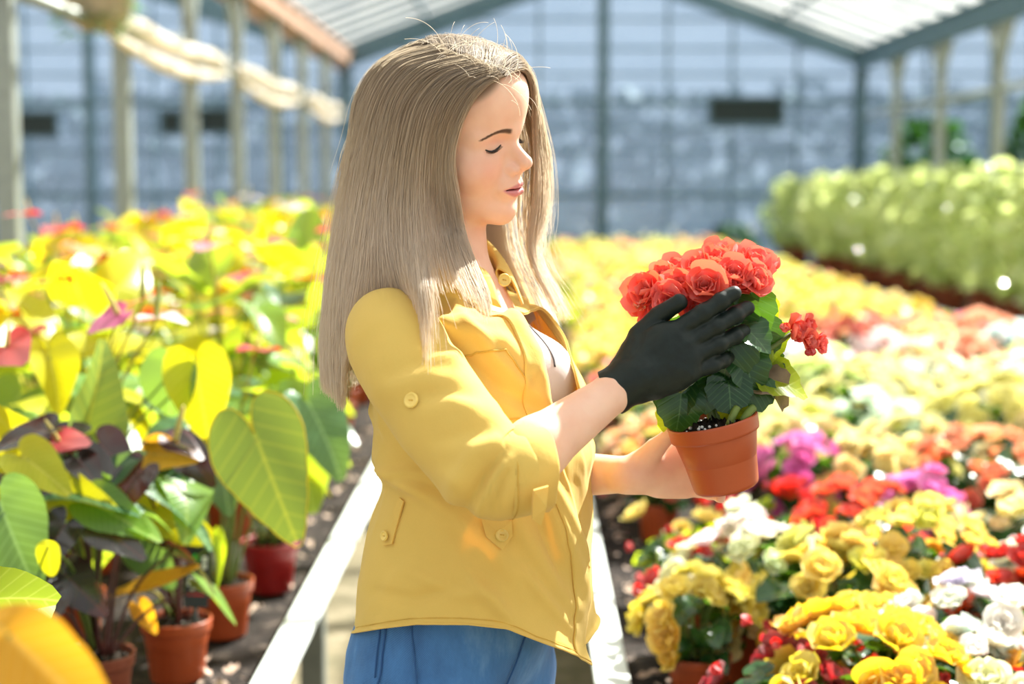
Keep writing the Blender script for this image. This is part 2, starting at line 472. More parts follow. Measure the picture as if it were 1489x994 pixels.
# dark vent openings in the far wall
for px, py, w, h, lab in ((1085, 161, 1.02, 0.36, 'dark rectangular vent opening in the middle bay of the far wall'), (50, 181, 0.66, 0.34, 'dark vent opening in the far wall nearest the left edge'),
                          (250, 178, 0.30, 0.32, 'narrow dark vent opening, left one of the close pair in the far wall'), (313, 176, 0.44, 0.34, 'wider dark vent opening, right one of the close pair in the far wall')):
    c = W(px, py, YW - 0.09)
    v = empty('vent', c); tag(v, lab, 'vent')
    b = MB(); b.box((-w / 2, -0.01, -h / 2), (w / 2, 0.02, h / 2)); b.build('opening', M['black'], v, smooth=False)
    b = MB()
    for s in (-1, 1):
        b.bar((-w / 2, -0.03, s * h / 2), (w / 2, -0.03, s * h / 2), 0.04, 0.04); b.bar((s * w / 2, -0.03, -h / 2), (s * w / 2, -0.03, h / 2), 0.04, 0.04)
    b.build('vent_frame', M['steel_dark'], v, smooth=False)
# posts under the gutters
def post(x, y, label, group=None):
    p = empty('post', (x, y, 0)); tag(p, label, 'post', group)
    b = MB(); b.box((-0.05, -0.05, 0), (0.05, 0.05, ZE - 0.18)); bevel(b.build('column', M['steel'], p, smooth=False), 0.008)
    b = MB(); b.box((-0.09, -0.09, 0), (0.09, 0.09, 0.02)); b.build('base_plate', M['steel'], p, smooth=False)
    b = MB()
    for s in (-1, 1): b.bar((0, s * 0.04, ZE - 0.62), (0, s * 0.42, ZE - 0.20), 0.05, 0.05)
    b.build('brace', M['steel'], p, smooth=False)
ordn = ['first', 'second', 'third', 'fourth', 'fifth', 'sixth', 'seventh']
for i, y in enumerate((7.6, 9.8, 11.8, 13.7, 15.7, 17.7, 19.7)): post(XL, y, 'pale steel post behind the anthuriums, %s from the left edge' % ordn[i], 'posts of the left row')
for i, y in enumerate((15.6, 17.8, 19.9)): post(XR, y, 'grey steel post behind the pale shrubs, %s from the right edge' % ordn[i], 'posts of the right row')
for s, x, y0, lab in ((0, XL + 0.02, 5, 'heating pipe running along the left row of posts'), (1, XR, 12, 'grey rail running along the right row of posts')):
    b = MB(); b.tube([(x, y0, 2.42), (x, (y0 + YW) / 2, 2.42), (x, YW - 0.4, 2.42)], 0.035, 10); tag(b.build('pipe', M['steel']), lab, 'pipe')
# film rolled up along the pipe, sagging between its ties
for i, (y0, y1) in enumerate(((9.25, 12.7), (13.4, 16.8), (17.6, 20.6))):
    t = np.linspace(0, 1, 40)
    r = empty('rolled_film', (XL + 0.06, y0, 2.45)); tag(r, ('pale rolled-up film on the left pipe, nearest roll', 'pale rolled-up film on the left pipe, middle roll', 'pale rolled-up film on the left pipe, farthest roll near the wall')[i], 'film roll', 'rolled film on the left pipe')
    b = MB(); P = np.stack([0 * t, t * (y1 - y0), 0.02 * np.sin(t * 9)], 1); b.tube(P, 0.062 * (0.55 + 0.45 * np.sin(np.clip(t * 1.0, 0.03, 0.97) * PI) ** 0.4) * (1 + 0.08 * np.sin(t * 31)), 16); b.build('roll', M['film'], r)
    b = MB(); P = np.stack([0.02 + 0 * t, t * (y1 - y0), -0.09 - 0.08 * np.sin(t * PI)], 1); b.tube(P, 0.035 * np.sin(np.clip(t, 0.04, 0.96) * PI) ** 0.5 + 0.012, 12); b.build('sagging_fold', M['film'], r)
    for q in (0.02, 0.5, 0.98):
        b = MB(); th = np.linspace(0, 2 * PI, 20); b.tube(np.stack([0.075 * np.cos(th), 0 * th + q * (y1 - y0), 0.075 * np.sin(th)], 1), 0.008, 6); b.build('tie', M['steel'], r)
# hanging bowl at the top left
hb = empty('hanging_basket', W(142, 22, 9.0)); tag(hb, 'hanging basket with dark greenery at the top left under the gutter', 'hanging basket')
b = MB(); b.lathe([(0.001, -0.09), (0.09, -0.085), (0.16, -0.04), (0.195, 0.03), (0.205, 0.10), (0.215, 0.11), (0.20, 0.12), (0.185, 0.05), (0.001, -0.05)], 32); b.build('bowl', plain('beige_basket', srgb(178, 160, 136), 0.7, var=0.2, scale=30), hb)
b = MB(); g_b = np.random.default_rng(77)
th_ = g_b.random(70) * 6.28
BASKET_LEAVES = [(0.20 * math.cos(a) * (0.6 + 0.5 * g_b.random()), 0.20 * math.sin(a) * (0.6 + 0.5 * g_b.random()), 0.08 - 0.2 * g_b.random(), a) for a in th_]
for a in range(3):
    b = MB(); b.tube([(0.2 * math.cos(a * 2.09), 0.2 * math.sin(a * 2.09), 0.11), (0.02 * math.cos(a * 2.09), 0.02 * math.sin(a * 2.09), 0.72)], 0.004, 6); b.build('hanger', M['steel'], hb)
b = MB()
for k_, (x, y, z, a) in enumerate(BASKET_LEAVES):
    V = np.array([(0, 0, 0), (0.03, 0.02, 0.0), (0.03, -0.02, 0.0), (0.085, 0, -0.03)]) @ np.array([(math.cos(a), math.sin(a), 0), (-math.sin(a), math.cos(a), 0), (0, 0, 1)])
    b.add(V + (x, y, z), [(0, 2, 3, 1)])
b.build('foliage', M['leaf_tree'], hb)
# --- benches of soil between white rails
def bench(name, x0, x1, y0, y1, label, rail_mat='board'):
    o = empty('greenhouse_bench', ((x0 + x1) / 2, y0, 0)); tag(o, label, 'bench')
    w = (x1 - x0) / 2; L = y1 - y0
    b = MB(); xs = np.linspace(-w + 0.02, w - 0.02, 46); ys = np.linspace(0.02, L - 0.02, 260)
    top = np.array([[(x, y, 0.505 + 0.016 * mnoise.fractal(Vector(((x + x0) * 7, (y + y0) * 7, 2)), 1, 2, 4)) for y in ys] for x in xs])
    b.grid(top[:, ::-1]); b.box((-w + 0.03, 0.02, 0.44), (w - 0.03, L - 0.02, 0.47)); b.build('soil', M['bed'], o)
    for s in (-1, 1):
        if s < 0 or name != 'left':
            b = MB(); b.box((s * (w - 0.012) - 0.016, 0, 0.475), (s * (w - 0.012) + 0.016, L, 0.545)); bevel(b.build('side_board', M['board_side'], o, smooth=False), 0.004)
        b = MB(); b.box((s * w - 0.034, 0, 0.546), (s * w + 0.034, L, 0.565)); bevel(b.build('rail', M[rail_mat], o, smooth=False), 0.004)
    for y in np.arange(0.3, L, 2.6):
        for s in (-1, 1):
            b = MB(); b.box((s * (w - 0.12) - 0.035, y - 0.035, 0), (s * (w - 0.12) + 0.035, y + 0.035, 0.44)); bevel(b.build('leg', M['board_side'], o, smooth=False), 0.006)
bench('left', -2.34, -0.487, 1.5, 20.6, 'long bench of anthuriums with a white rail, left of the woman')
bench('middle', 0.165, 2.34, 1.9, 20.2, 'long bench of potted begonias right of the woman')
bench('right', 3.10, 4.46, 8.0, 21.0, 'bench of pale variegated shrubs along the right-hand posts')

# ------------------------------------------------------------------ distance-field modelling (one continuous skin)
def smin(a, b, k):
    h = np.clip(0.5 + 0.5 * (b - a) / k, 0, 1)
    return b * (1 - h) + a * h - k * h * (1 - h)
def smax(a, b, k):
    return -smin(-a, -b, k)
def ell(c, r, axes=None):
    c = np.asarray(c, float); r = np.asarray(r, float)
    def f(p):
        q = p - c
        if axes is not None: q = q @ axes.T
        k0 = np.linalg.norm(q / r, axis=1); k1 = np.linalg.norm(q / r ** 2, axis=1) + 1e-12
        return np.where(k0 < 1e-6, -r.min(), k0 * (k0 - 1) / k1)
    return f, c, float(r.max())
def cap(a, b, ra, rb=None):
    a = np.asarray(a, float); b = np.asarray(b, float); rb = ra if rb is None else rb
    ba = b - a; L2 = max(ba @ ba, 1e-12)
    def f(p):
        h = np.clip((p - a) @ ba / L2, 0, 1)
        return np.linalg.norm(p - a - h[:, None] * ba, axis=1) - (ra + (rb - ra) * h)
    return f, (a + b) / 2, float(np.sqrt(L2) / 2 + max(ra, rb))
class Field:
    def __init__(s): s.ops = []
    def add(s, prim, k=0.01): s.ops.append(('u', prim, k)); return s
    def cut(s, prim, k=0.005): s.ops.append(('c', prim, k)); return s
    def chain(s, pts, rad, k=0.004):
        for i in range(len(pts) - 1): s.add(cap(pts[i], pts[i + 1], rad[i], rad[i + 1]), k)
        return s
    def __call__(s, p, reach=0.07):
        d = np.full(len(p), 1.0)
        for op, (f, c, r), k in s.ops:
            m = np.nonzero(((p - c) ** 2).sum(1) < (r + reach) ** 2)[0]
            if len(m) == 0: continue
            v = f(p[m])
            d[m] = smin(d[m], v, k) if op == 'u' else smax(d[m], -v, k)
        return d
    def grad(s, p, e=4e-4):
        g = np.stack([s(p + np.eye(3)[i] * e) - s(p - np.eye(3)[i] * e) for i in range(3)], 1)
        return g / (np.linalg.norm(g, axis=1)[:, None] + 1e-12)
    def snap(s, p, off=0.0, it=5):
        p = np.array(p, float).reshape(-1, 3)
        for _ in range(it): p = p - s.grad(p) * (s(p, 0.2) - off)[:, None]
        return p
def surface_net(f, lo, hi, h, levels=4):
    """a quad mesh of f = 0, refined only where the surface runs"""
    lo = np.asarray(lo, float); S = 2 ** levels
    n = np.ceil((np.asarray(hi, float) - lo) / (h * S)).astype(int)
    I = np.stack(np.meshgrid(*[np.arange(k) for k in n], indexing='ij'), -1).reshape(-1, 3)
    off = np.array([(i, j, k) for i in (0, 1) for j in (0, 1) for k in (0, 1)])
    s = S
    while True:
        d = f(lo + (I + 0.5) * h * s)
        I = I[np.abs(d) < 0.87 * h * s * 1.5]
        if s == 1: break
        I = (I[:, None, :] * 2 + off[None]).reshape(-1, 3); s //= 2
    K = n.max() * S + 4
    key = lambda a: (a[:, 0].astype(np.int64) * K + a[:, 1]) * K + a[:, 2]
    C = (I[:, None, :] + off[None]).reshape(-1, 3)
    uk, first, inv = np.unique(key(C), return_index=True, return_inverse=True)
    val = f(lo + C[first] * h)
    V8 = val[inv].reshape(-1, 8)
    neg = V8 < 0
    mx = neg.any(1) & ~neg.all(1)
    I, V8 = I[mx], V8[mx]
    ck = key(I); o = np.argsort(ck); I, V8, ck = I[o], V8[o], ck[o]
    acc = np.zeros((len(I), 3)); cnt = np.zeros(len(I))
    for a in range(8):
        for b in range(a + 1, 8):
            if abs(off[a] - off[b]).sum() != 1: continue
            va, vb = V8[:, a], V8[:, b]
            m = (va < 0) != (vb < 0)
            t = np.where(m, va / np.where(m, va - vb, 1), 0)
            acc += np.where(m[:, None], off[a] + (off[b] - off[a]) * t[:, None], 0); cnt += m
    P = lo + (I + acc / cnt[:, None]) * h
    F = []
    ax = [(4, (0, 1, 0), (0, 0, 1)), (2, (0, 0, 1), (1, 0, 0)), (1, (1, 0, 0), (0, 1, 0))]
    for c, u, v in ax:
        m = np.nonzero((V8[:, 0] < 0) != (V8[:, c] < 0))[0]
        base = I[m]; idx = [m]; ok = np.ones(len(m), bool)
        for d in (np.array(u), np.array(u) + v, np.array(v)):
            kk = key(base - d); j = np.searchsorted(ck, kk); j = np.minimum(j, len(ck) - 1)
            ok &= ck[j] == kk; idx.append(j)
        q = np.stack(idx, 1)[ok]
        flip = (V8[m[ok], 0] >= 0)
        q[flip] = q[flip][:, ::-1]
        F.append(q)
    return P, np.concatenate(F)
def np_mesh(name, P, F, smooth=True):
    me = bpy.data.meshes.new(name)
    nv, nf, k = len(P), len(F), F.shape[1]
    me.vertices.add(nv); me.vertices.foreach_set('co', np.asarray(P, np.float32).ravel())
    me.loops.add(nf * k); me.loops.foreach_set('vertex_index', np.asarray(F, np.int32).ravel())
    me.polygons.add(nf); me.polygons.foreach_set('loop_start', np.arange(0, nf * k, k, dtype=np.int32))
    me.polygons.foreach_set('loop_total', np.full(nf, k, np.int32))
    me.polygons.foreach_set('use_smooth', np.full(nf, smooth))
    me.update(calc_edges=True); me.validate()
    return me
def float_attr(me, name, v):
    a = me.attributes.new(name, 'FLOAT', 'POINT'); a.data.foreach_set('value', np.asarray(v, np.float32))

# ------------------------------------------------------------------ the woman
V3 = lambda *a: np.array(a, float)
def rot_frame(yaw, pitch, roll):
    F = V3(math.cos(yaw) * math.cos(pitch), -math.sin(yaw) * math.cos(pitch), -math.sin(pitch))
    L = V3(math.sin(yaw), math.cos(yaw), 0)
    U = np.cross(F, L)
    return F, math.cos(roll) * L + math.sin(roll) * U, math.cos(roll) * U - math.sin(roll) * L
HF, HL, HU = rot_frame(R(27), R(8), R(11))
HO = np.array(W(663, 198, 2.05))
HA = np.stack([HF, HL, HU])                         # rows: world -> head
H = lambda f, l, u: HO + f * HF + l * HL + u * HU
TF, TL, TU = rot_frame(R(23), 0, 0)
TA = np.stack([TF, TL, TU])
TO = V3(-0.11, 2.07, 0.0)
T = lambda f, l, z: TO + f * TF + l * TL + V3(0, 0, z)
w_ = lambda px, py, Y: np.array(W(px, py, Y))

head = Field()
hE = lambda c, r: ell(H(*c), r, HA)
hC = lambda a, b, ra, rb=None: cap(H(*a), H(*b), ra, rb)
head.add(hE((-0.010, 0, 0.040), (0.097, 0.074, 0.076)))
head.add(hE((0.030, 0, 0.038), (0.0555, 0.060, 0.058)), 0.02)
head.add(hE((0.026, 0, -0.018), (0.055, 0.058, 0.062)), 0.02)
head.add(hE((0.034, 0, -0.058), (0.046, 0.044, 0.042)), 0.02)
for s in (-1, 1):
    head.add(hC((-0.012, 0.053 * s, -0.048), (0.058, 0.016 * s, -0.086), 0.014, 0.014), 0.018)      # jaw
    head.add(hE((0.048, 0.036 * s, -0.030), (0.028, 0.025, 0.026)), 0.018)                             # cheek
    head.add(hC((0.0775, 0.010 * s, 0.017), (0.056, 0.046 * s, 0.014), 0.0085, 0.008), 0.014)        # brow ridge
head.add(hC((0.070, 0, -0.088), (0.072, 0, -0.085), 0.0175), 0.016)                                  # chin
for s in (-1, 1):
    head.cut(hE((0.087, 0.031 * s, 0.006), (0.013, 0.0165, 0.0095)), 0.012)                             # socket
    head.add(hE((0.0570, 0.0320 * s, 0.0025), (0.0145, 0.0160, 0.0125)), 0.004)                         # closed lid over the eye
head.add(hE((0.056, 0, 0.066), (0.030, 0.046, 0.030)), 0.03)                                        # upper forehead
head.add(hE((0.070, 0, -0.018), (0.0215, 0.0120, 0.024)), 0.008)                                     # sides of the nose
head.add(hE((0.076, 0, -0.028), (0.0180, 0.0130, 0.0110)), 0.008)
head.add(hC((0.0765, 0, 0.004), (0.1020, 0, -0.0190), 0.0060, 0.0082), 0.009)                         # nose bridge
head.add(hC((0.0745, 0, 0.018), (0.0765, 0, 0.004), 0.008, 0.006), 0.010)
head.add(hE((0.1018, 0, -0.0218), (0.0088, 0.0086, 0.0076)), 0.004)                                 # tip
head.add(hC((0.100, 0, -0.0265), (0.090, 0, -0.0345), 0.0040, 0.005), 0.004)
for s in (-1, 1):
    head.add(hE((0.0895, 0.0102 * s, -0.0298), (0.0095, 0.0056, 0.0064)), 0.0045)                      # wings
    head.cut(hE((0.0945, 0.0062 * s, -0.0368), (0.0056, 0.0034, 0.0042)), 0.0025)                     # nostrils
head.add(hE((0.080, 0, -0.053), (0.0140, 0.024, 0.018)), 0.012)                                     # mouth mound
for s in (-1, 1):
    head.add(hC((0.0928, 0.0040 * s, -0.0490), (0.0800, 0.0225 * s, -0.0550), 0.0046, 0.0020), 0.005)  # upper lip
head.add(hC((0.0905, -0.006, -0.0600), (0.0905, 0.006, -0.0600), 0.0060), 0.005)                     # lower lip
for s in (-1, 1):
    head.add(hC((0.0900, 0.006 * s, -0.0600), (0.0785, 0.021 * s, -0.0567), 0.0056, 0.002), 0.005)
head.cut(hE((0.0885, 0, -0.0551), (0.0092, 0.0232, 0.0012)), 0.0022)                                    # mouth line
head.cut(hE((0.1005, 0, -0.073), (0.009, 0.016, 0.006)), 0.010)                                      # hollow over the chin
head.cut(hC((0.1005, 0, -0.0395), (0.0985, 0, -0.044), 0.0022), 0.004)                                # philtrum
for s in (-1, 1):
    head.add(hE((-0.014, 0.070 * s, -0.010), (0.015, 0.006, 0.026)), 0.006)                            # ears
NECK0, NECK1 = H(-0.018, 0, -0.055), V3(-0.098, 2.075, 1.352)
def arm_points(S, E, Wr): return [np.asarray(x, float) for x in (S, E, Wr)]
RS, RE, RW = arm_points(w_(580, 488, 1.935), w_(724, 693, 1.80), w_(903, 562, 1.905))
LS, LE, LW = arm_points(T(0.0, 0.158, 1.325), V3(-0.065, 2.215, 1.092), w_(922, 690, 2.03))

def hand_joints(O, a, n, s, spec, thumb):
    """O wrist, a along the hand, n out of the palm, s towards the thumb; spec: per finger (mcp a, mcp s, lengths, bends, spread)"""
    a = a / np.linalg.norm(a); n = n - a * (n @ a); n /= np.linalg.norm(n)
    s0 = np.cross(a, n); s = s0 if s0 @ s > 0 else -s0
    fingers = []
    for ma, ms, Ls, bends, spread in spec:
        p = O + a * ma + s * ms
        ang = 0.0
        pts = [O + a * (ma * 0.45) + s * ms * 0.7, p]
        dirs = a * math.cos(R(spread)) + s * math.sin(R(spread))
        for l, b in zip(Ls, bends):
            ang += R(b)
            p = p + (dirs * math.cos(ang) + n * math.sin(ang)) * l
            pts.append(p)
        fingers.append(pts)
    th = [O + a * x + s * y + n * z for x, y, z in thumb]
    return a, n, s, fingers, th
def hand_field(fl, O, frame, r=1.0, grow=0.0):
    a, n, s, fingers, th = frame
    A = np.stack([a, s, n])
    fl.add(ell(O + a * 0.052, (0.054 + grow, 0.036 + grow, 0.0155 + grow), A), 0.012)
    fl.add(ell(O + a * 0.072 + s * 0.004, (0.030 + grow, 0.039 + grow, 0.0145 + grow), A), 0.010)
    fl.add(cap(O - a * 0.01, O + a * 0.03, 0.0215 + grow, 0.022 + grow), 0.014)
    rad = [(0.0105, 0.0098, 0.0088, 0.0080, 0.0068)] * 3 + [(0.0095, 0.0085, 0.0076, 0.0068, 0.006)]
    for pts, rr in zip(fingers, rad):
        for i in range(len(pts) - 1):
            fl.add(cap(pts[i], pts[i + 1], rr[i] * r + grow, rr[i + 1] * r + grow), 0.0035 if i else 0.010)
        for j in (1, 2, 3):
            fl.add(ell(pts[j], np.full(3, rr[j] * r * 1.06 + grow)), 0.003)
    tr = (0.0175, 0.0135, 0.0100, 0.0078)
    for i in range(3): fl.add(cap(th[i], th[i + 1], tr[i] + grow, tr[i + 1] + grow), 0.010 if i == 0 else 0.0014)
# right hand (gloved): back towards the camera, thumb up, fingers along the plant
ra_ = w_(1054, 475, 1.895) - RW
RSPEC = [(0.088, 0.025, (0.042, 0.026, 0.020), (4, 6, 8), 3), (0.091, 0.007, (0.045, 0.029, 0.021), (10, 12, 14), -1),
         (0.087, -0.011, (0.041, 0.027, 0.020), (15, 20, 20), -5), (0.079, -0.027, (0.032, 0.020, 0.018), (20, 26, 24), -10)]
rfr = hand_joints(RW, ra_, V3(0.05, 1, -0.1), V3(-0.4, 0, 1), RSPEC,
                  [(0.018, 0.016, 0.008), (0.050, 0.040, 0.014), (0.082, 0.051, 0.012), (0.112, 0.0535, 0.006)])
# left hand (bare): palm towards the pot, fingers around its far side
la_ = V3(0.95, 0.30, 0.05)
LSPEC = [(0.080, 0.024, (0.042, 0.026, 0.020), (28, 35, 26), 3), (0.084, 0.006, (0.045, 0.029, 0.021), (30, 36, 28), 0),
         (0.080, -0.012, (0.041, 0.027, 0.020), (33, 38, 30), -3), (0.072, -0.028, (0.032, 0.020, 0.018), (36, 40, 34), -8)]
lfr = hand_joints(LW, la_, V3(0.30, -0.95, 0.0), V3(0, 0, 1), LSPEC,
                  [(0.010, 0.016, 0.006), (0.022, 0.036, 0.022), (0.030, 0.050, 0.038), (0.036, 0.062, 0.050)])

body = Field()
body.ops += head.ops
body.add(cap(NECK0, NECK1, 0.050, 0.052), 0.022)
body.add(cap(NECK1, T(0.010, -0.120, 1.312), 0.042, 0.030), 0.04)
body.add(cap(NECK1, T(0.010, 0.120, 1.312), 0.042, 0.030), 0.04)
body.add(ell(T(0.036, 0, 1.235), (0.082, 0.132, 0.135), TA), 0.04)
body.add(ell(T(0.052, 0, 1.09), (0.078, 0.112, 0.14), TA), 0.05)
body.add(ell(T(0.035, 0, 0.93), (0.082, 0.125, 0.10), TA), 0.03)
for s in (-1, 1):
    body.add(ell(T(0.103, 0.064 * s, 1.240), (0.054, 0.056, 0.058), TA), 0.03)
    body.add(cap(T(0.025, 0.083 * s, 0.90), T(0.025, 0.088 * s, 0.66), 0.064, 0.055), 0.03)
for S, E, Wr in ((RS, RE, RW), (LS, LE, LW)):
    body.add(ell(S, np.full(3, 0.036)), 0.03)
    body.add(cap(S, E, 0.038, 0.035), 0.03)
    d = (Wr - E)
    body.add(cap(E, E + d * 0.3, 0.036, 0.037), 0.012)
    body.add(cap(E + d * 0.3, Wr, 0.037, 0.0225), 0.012)
hand_field(body, RW, rfr)
hand_field(body, LW, lfr)
print('arm lengths', [round(float(np.linalg.norm(x)), 3) for x in (RE - RS, RW - RE, LE - LS, LW - LE)])

person = empty('person', tuple(T(0, 0, 0)))
tag(person, 'young woman with long blonde hair in yellow shirt, holding up a potted begonia', 'person')
PL = Vector(person.location)
def loc(P): return np.asarray(P, float) - np.array(PL)
bp, bf = surface_net(body, (-0.36, 1.66, 0.60), (0.42, 2.40, 1.70), BODY_H if 'BODY_H' in globals() else 0.0014, 4)
bme = np_mesh('body', loc(bp), bf)
q = (bp - HO) @ HA.T
f_, l_, u_ = q.T
al = np.abs(l_)
infront = sm(0.04, 0.06, f_)
upc = -0.0474 - 0.45 * np.maximum(al - 0.005, 0) + 0.10 * np.minimum(al, 0.005)        # cupid's bow
lip = sm(0.0252, 0.0225, al) * sm(upc + 0.0014, upc - 0.0008, u_) * sm(-0.0680 + 19.5 * al ** 2, -0.0650 + 19.5 * al ** 2, u_) * sm(0.07, 0.078, f_)
float_attr(bme, 'lip', lip)
BROW_L, BROW_U = (0.012, 0.016, 0.023, 0.030, 0.037, 0.044, 0.053), (0.0192, 0.0200, 0.0214, 0.0216, 0.0197, 0.0162, 0.0108)
bx = np.clip((al - 0.013) / 0.040, 0, 1)
bc = np.interp(al, BROW_L, BROW_U)
bw = 0.0038 * (1 - 0.75 * bx) + 0.0005
brow = sm(1.15, 0.5, np.abs(u_ - bc) / bw) * sm(0.012, 0.018, al) * sm(0.0545, 0.050, al) * infront
float_attr(bme, 'brow', brow * 1.0)
bl = 0.35 * np.exp(-(((al - 0.045) / 0.018) ** 2 + ((u_ + 0.026) / 0.016) ** 2)) * infront
bl += 0.35 * np.exp(-(((al - 0.032) / 0.016) ** 2 + ((u_ - 0.007) / 0.006) ** 2)) * infront       # eyeshadow
hands = 0.12 * np.exp(-(np.linalg.norm(bp - (LW + lfr[0] * 0.08), axis=1) / 0.06) ** 2)
float_attr(bme, 'blush', np.clip(bl + hands, 0, 1))
hl = 0.088 - 0.9 * np.maximum(al - 0.02, 0)
float_attr(bme, 'scalp', sm(0.0, 0.012, u_ - np.where(f_ > 0, hl, -0.05)) * sm(1.40, 1.44, bp[:, 2]))
link('body', bme, M['skin'], person)

# --- lashes and brow hairs lie on the face
def head_curve(pts, off):
    """points of the face at the given (side, height), found from the front"""
    P = np.array([H(0.13, l, u) for l, u in pts])
    for _ in range(30): P = P - HF * (head(P, 0.3) - off)[:, None] * 0.8
    return P
for s in (-1, 1):
    lm = MB()
    al_ = np.linspace(0.0445, 0.0195, 15)
    uu = np.interp(np.linspace(0, 1, 15), (0, 0.15, 0.35, 0.6, 0.85, 1), (-0.0010, -0.0030, -0.0043, -0.0036, -0.0008, 0.0022))
    c = head_curve([(s * a, u) for a, u in zip(al_, uu)], 0.0002)
    lm.tube(loc(c), 0.0015 * np.sin(np.linspace(0.10, 0.92, 15) * PI) ** 0.7 + 0.0001, 6)
    g = head.grad(c)
    for k in np.linspace(0.5, 13.5, 26):
        i = int(k); b = c[i] + (c[i + 1] - c[i]) * (k - i)
        out = g[i] * 0.0050 + HL * s * 0.002 * (1 - k / 9) - HU * 0.0026
        P = [b, b + out * 0.45 - HU * 0.0006, b + out * 0.85, b + out * 1.15 + HU * 0.0012]
        lm.tube(loc(P), [0.00030, 0.00026, 0.00018, 0.00008], 4)
    lm.build('eyelashes', M['lash'], person)
for s in (-1, 1):
    bm_ = MB()
    for k in range(70):
        x = rng.random(); a = 0.0145 + 0.035 * x
        u = np.interp(a, BROW_L, BROW_U) + (rng.random() - 0.5) * 1.2 * (0.0030 * (1 - 0.72 * x))
        c = head_curve([(s * (a + d), u + d * (0.45 - 0.7 * x)) for d in (0, 0.0025, 0.005)], 0.0002)
        bm_.tube(loc(c), [0.00016, 0.00014, 0.00007], 3, caps=False)
    bm_.build('eyebrow', M['brow'], person)

# --- hair: a mass that hangs from the parting, with fine strands over it
def ray_of(px, py):
    d = np.array(_cr @ Vector(((px - CW / 2) / FPX, (CH / 2 - py) / FPX, -1.0)))
    return d / d[1]
def lie(px, py, off):
    """where the sight line meets the figure grown by off (or passes closest to it)"""
    d = ray_of(px, py); c = np.array(CAM)
    ts = np.linspace(1.62, 2.14, 200)
    P = c + d * ts[:, None]
    v = body(P, 0.3) - off
    i = np.nonzero(v < 0)[0]
    k = i[0] if len(i) else int(np.argmin(v))
    return P[k]
HG = []
def near_guide(pts, offs, ys=None):
    out = []
    for i, (x, y) in enumerate(pts):
        o = np.interp(i, range(len(offs)), offs)
        out.append(lie(x, y, o) if ys is None or ys[i] is None else w_(x, y, ys[i]))
    HG.append(np.array(out))
N_ = None
near_guide([(729, 113), (703, 127), (680, 158), (665, 198), (660, 240), (667, 290), (675, 340), (690, 382), (707, 424), (714, 464)], (.004, .008, .010, .012, .014, .016, .02, .03, .032, .034, ))
near_guide([(722, 107), (685, 122), (655, 158), (640, 205), (636, 250), (640, 300), (648, 350), (662, 400), (682, 448), (694, 500)], (.006, .012, .014, .016, .018, .02, .028, .035, .036, .036))
near_guide([(708, 99), (660, 115), (627, 153), (612, 205), (606, 260), (606, 310), (609, 360), (615, 412), (621, 468), (621, 545)], (.008, .014, .016, .018, .02, .024, .03, .036, .036, .036), )
near_guide([(692, 91), (635, 108), (598, 148), (582, 205), (574, 260), (570, 310), (571, 360), (578, 405), (588, 440), (598, 485)], (.008, .016, .018, .02, .022, .025, .03, .036, .038, .036))
near_guide([(675, 83), (610, 99), (572, 143), (556, 205), (546, 260), (538, 310), (532, 360), (527, 405), (518, 460), (508, 530)], (.008, .016, .018, .02, .022, .025), [N_] * 5 + [1.965, 1.955, 1.95, 1.95, 1.96])
near_guide([(655, 76), (588, 95), (552, 143), (534, 205), (522, 260), (512, 320), (503, 380), (498, 440), (496, 510), (500, 596)], (.008, .016, .018, .02, .022, .025), [N_] * 4 + [2.0, 1.985, 1.975, 1.97, 1.975, 1.985])
near_guide([(638, 69), (572, 91), (538, 143), (520, 205), (507, 265), (497, 330), (489, 390), (484, 450), (482, 520), (487, 586)], (.008, .014, .014), [N_] * 3 + [2.03, 2.02, 2.01, 2.005, 2.0, 2.0, 2.0])
near_guide([(622, 65), (558, 89), (527, 140), (512, 205), (499, 265), (489, 330), (480, 390), (474, 450), (470, 510), (473, 572)], (.008,), [2.05, 2.05, 2.06, 2.06, 2.06, 2.05, 2.05, 2.05, 2.045, 2.04])
near_guide([(624, 65), (566, 89), (537, 140), (522, 205), (508, 265), (497, 330), (488, 390), (482, 450), (478, 510), (480, 566)], (.008,), [2.07, 2.09, 2.10, 2.10, 2.10, 2.10, 2.095, 2.09, 2.085, 2.08])
near_guide([(650, 70), (605, 88), (580, 140), (566, 205), (556, 265), (548, 330), (540, 390), (534, 450), (530, 510), (528, 560)], (.008,), [2.07, 2.11, 2.135, 2.145, 2.15, 2.15, 2.15, 2.15, 2.14, 2.14])
near_guide([(675, 80), (660, 92), (655, 140), (652, 205), (650, 265), (648, 330), (645, 390), (645, 440), (645, 490), (645, 530)], (.008,), [2.07, 2.11, 2.135, 2.145, 2.15, 2.15, 2.16, 2.16, 2.16, 2.16])
near_guide([(705, 93), (728, 99), (752, 140), (758, 205), (757, 265), (756, 320), (762, 358), (780, 398), (802, 438), (818, 474)], (.008,), [2.06, 2.09, 2.12, 2.135, 2.14, 2.15, 2.16, 2.17, 2.165, 2.155])
near_guide([(722, 103), (750, 106), (780, 150), (789, 205), (792, 262), (787, 315), (776, 352), (780, 386), (798, 424), (815, 458)], (.008,), [2.04, 2.07, 2.095, 2.115, 2.125, 2.13, 2.135, 2.14, 2.135, 2.13])
near_guide([(734, 112), (755, 122), (771, 156), (775, 200), (777, 250), (774, 300), (768, 342), (772, 378), (790, 416), (808, 452)], (.006,), [2.03, 2.055, 2.075, 2.085, 2.09, 2.10, 2.11, 2.12, 2.12, 2.12])
